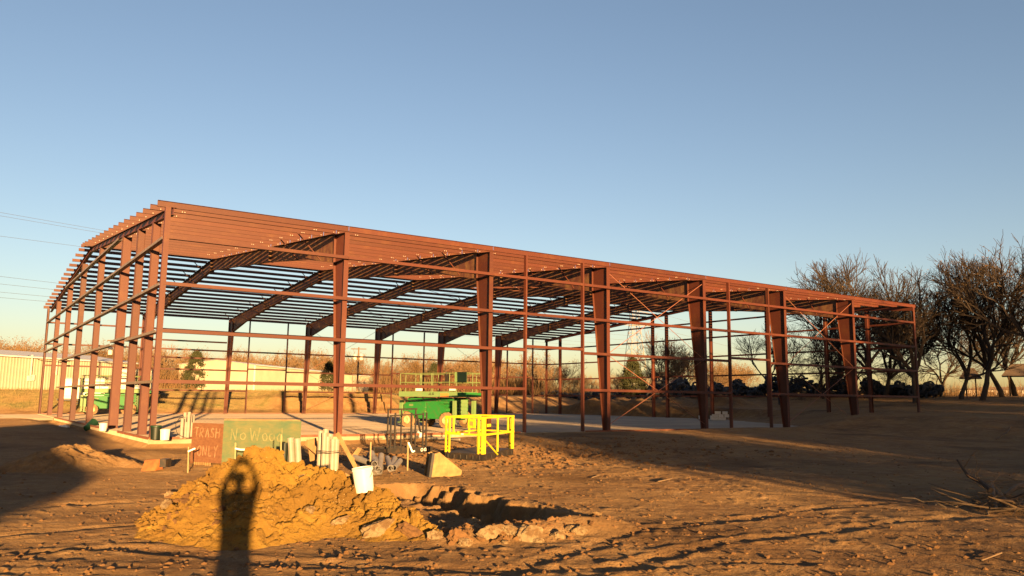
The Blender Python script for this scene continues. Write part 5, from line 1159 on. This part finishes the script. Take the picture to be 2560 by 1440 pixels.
# ------------------------------------------------------------------ what stands behind the photographer and throws the long shadows
fs = Vector((math.sin(SUN_AZ), math.cos(SUN_AZ), 0)); es = Vector((math.cos(SUN_AZ), -math.sin(SUN_AZ), 0)); TE = math.tan(SUN_EL)
def behind(u, s): q = Vector((CX, CY, 0))+es*u-fs*s; return Vector((q.x, q.y, float(base_z(q.x, q.y))))
def zat(w, s): return CZ+w+s*TE      # height at distance s behind that throws the shadow level w
def shed():
    s = 22.0; a = behind(-3.5, s); b_ = behind(-15.5, s); t = thing('shed', 'plain gabled shed standing behind the photographer to the left', 'shed', a, math.atan2((b_-a).y, (b_-a).x)); w = (b_-a).length; h = zat(-.3, s)-a.z; pk = zat(2.8, s)-a.z
    b = MB(); pr = [(0, 0), (w, 0), (w, h), (w/2, pk), (0, h)]; n = 5; vs = [(x, 0, z) for x, z in pr]+[(x, 6, z) for x, z in pr]; b.add(vs, [tuple(range(n)), tuple(range(n, 2*n))[::-1]]+[(i, n+i, n+(i+1) % n, (i+1) % n) for i in range(n)]); ob('wall', b, M['siding'], t)
    for x0, z0, x1, z1 in ((-.3, h-.1, w/2, pk+.06), (w/2, pk+.06, w+.3, h-.1)): b = MB(); b.add([(x0, -.3, z0), (x1, -.3, z1), (x1, 6.3, z1), (x0, 6.3, z0), (x0, -.3, z0+.08), (x1, -.3, z1+.08), (x1, 6.3, z1+.08), (x0, 6.3, z0+.08)], ((0,3,2,1),(4,5,6,7),(0,1,5,4),(1,2,6,5),(2,3,7,6),(3,0,4,7))); ob('roof', b, M['siding_roof'], t)
    b = MB(); b.box((w*.4, -.04, 0), (w*.6, -.005, 2.1)); ob('door', b, M['pole'], t)
shed()
def live_oak(seed, h, rx, cb, n, lab, u, s):
    r = np.random.RandomState(seed); pts = []
    for _ in range(190):
        v = r.randn(3); v /= np.linalg.norm(v); k = (.35+.65*r.rand()); pts.append((v[0]*rx*k, v[1]*rx*k, cb+(h-cb)*.5+v[2]*(h-cb)*.46*k))
    lf = leaf_mesh(pts, n, .55, rx*.16, seed, 'foliage'); p = behind(u, s); t = thing('live_oak', lab, 'tree', p, 0, 'trees behind the photographer'); link('foliage', lf, M['leaf_oak'], t)
    b = MB(); b.tube([(0, 0, -.3), (.1, 0, cb*.6), (0, .1, cb+(h-cb)*.5)], [.32, .24, .10], 8)
    for i in range(6): a = i*1.05+seed; b.tube([(0, .05, cb*.7), (rx*.4*math.cos(a), rx*.4*math.sin(a), cb+(h-cb)*.3), (rx*.75*math.cos(a), rx*.75*math.sin(a), cb+(h-cb)*.5)], [.16, .1, .04], 6)
    ob('trunk', b, M['bark'], t)
S = 40.0
for k, (u_, w_, rx_, cb_, dS) in enumerate(((16.4, 2.1, 5.2, 3.7, 0), (27.0, 7.4, 4.8, 2.4, 0), (36.0, 8.0, 5.4, 2.0, 3), (45.5, 10.0, 5.8, 1.8, -2), (56.0, 16.0, 6.4, 1.8, 0), (66.5, 17.5, 6.0, 1.8, 2), (80.0, 9.0, 7.0, 1.8, -1))):
    live_oak(k+1, zat(w_, S)+.4, rx_, cb_, 11000 if k else 3000, ('low spreading' if k == 0 else 'tall')+' live oak behind the photographer, '+('nearest', 'second', 'third', 'fourth', 'fifth', 'sixth', 'furthest')[k]+' on the right', u_, S+dS)
live_oak(9, zat(.45, S), 1.9, 1.0, 3000, 'small unseen oak added behind the photographer, shading the gap between the two nearest', 21.9, S)  # added out of view to block low sun between the two nearest oaks
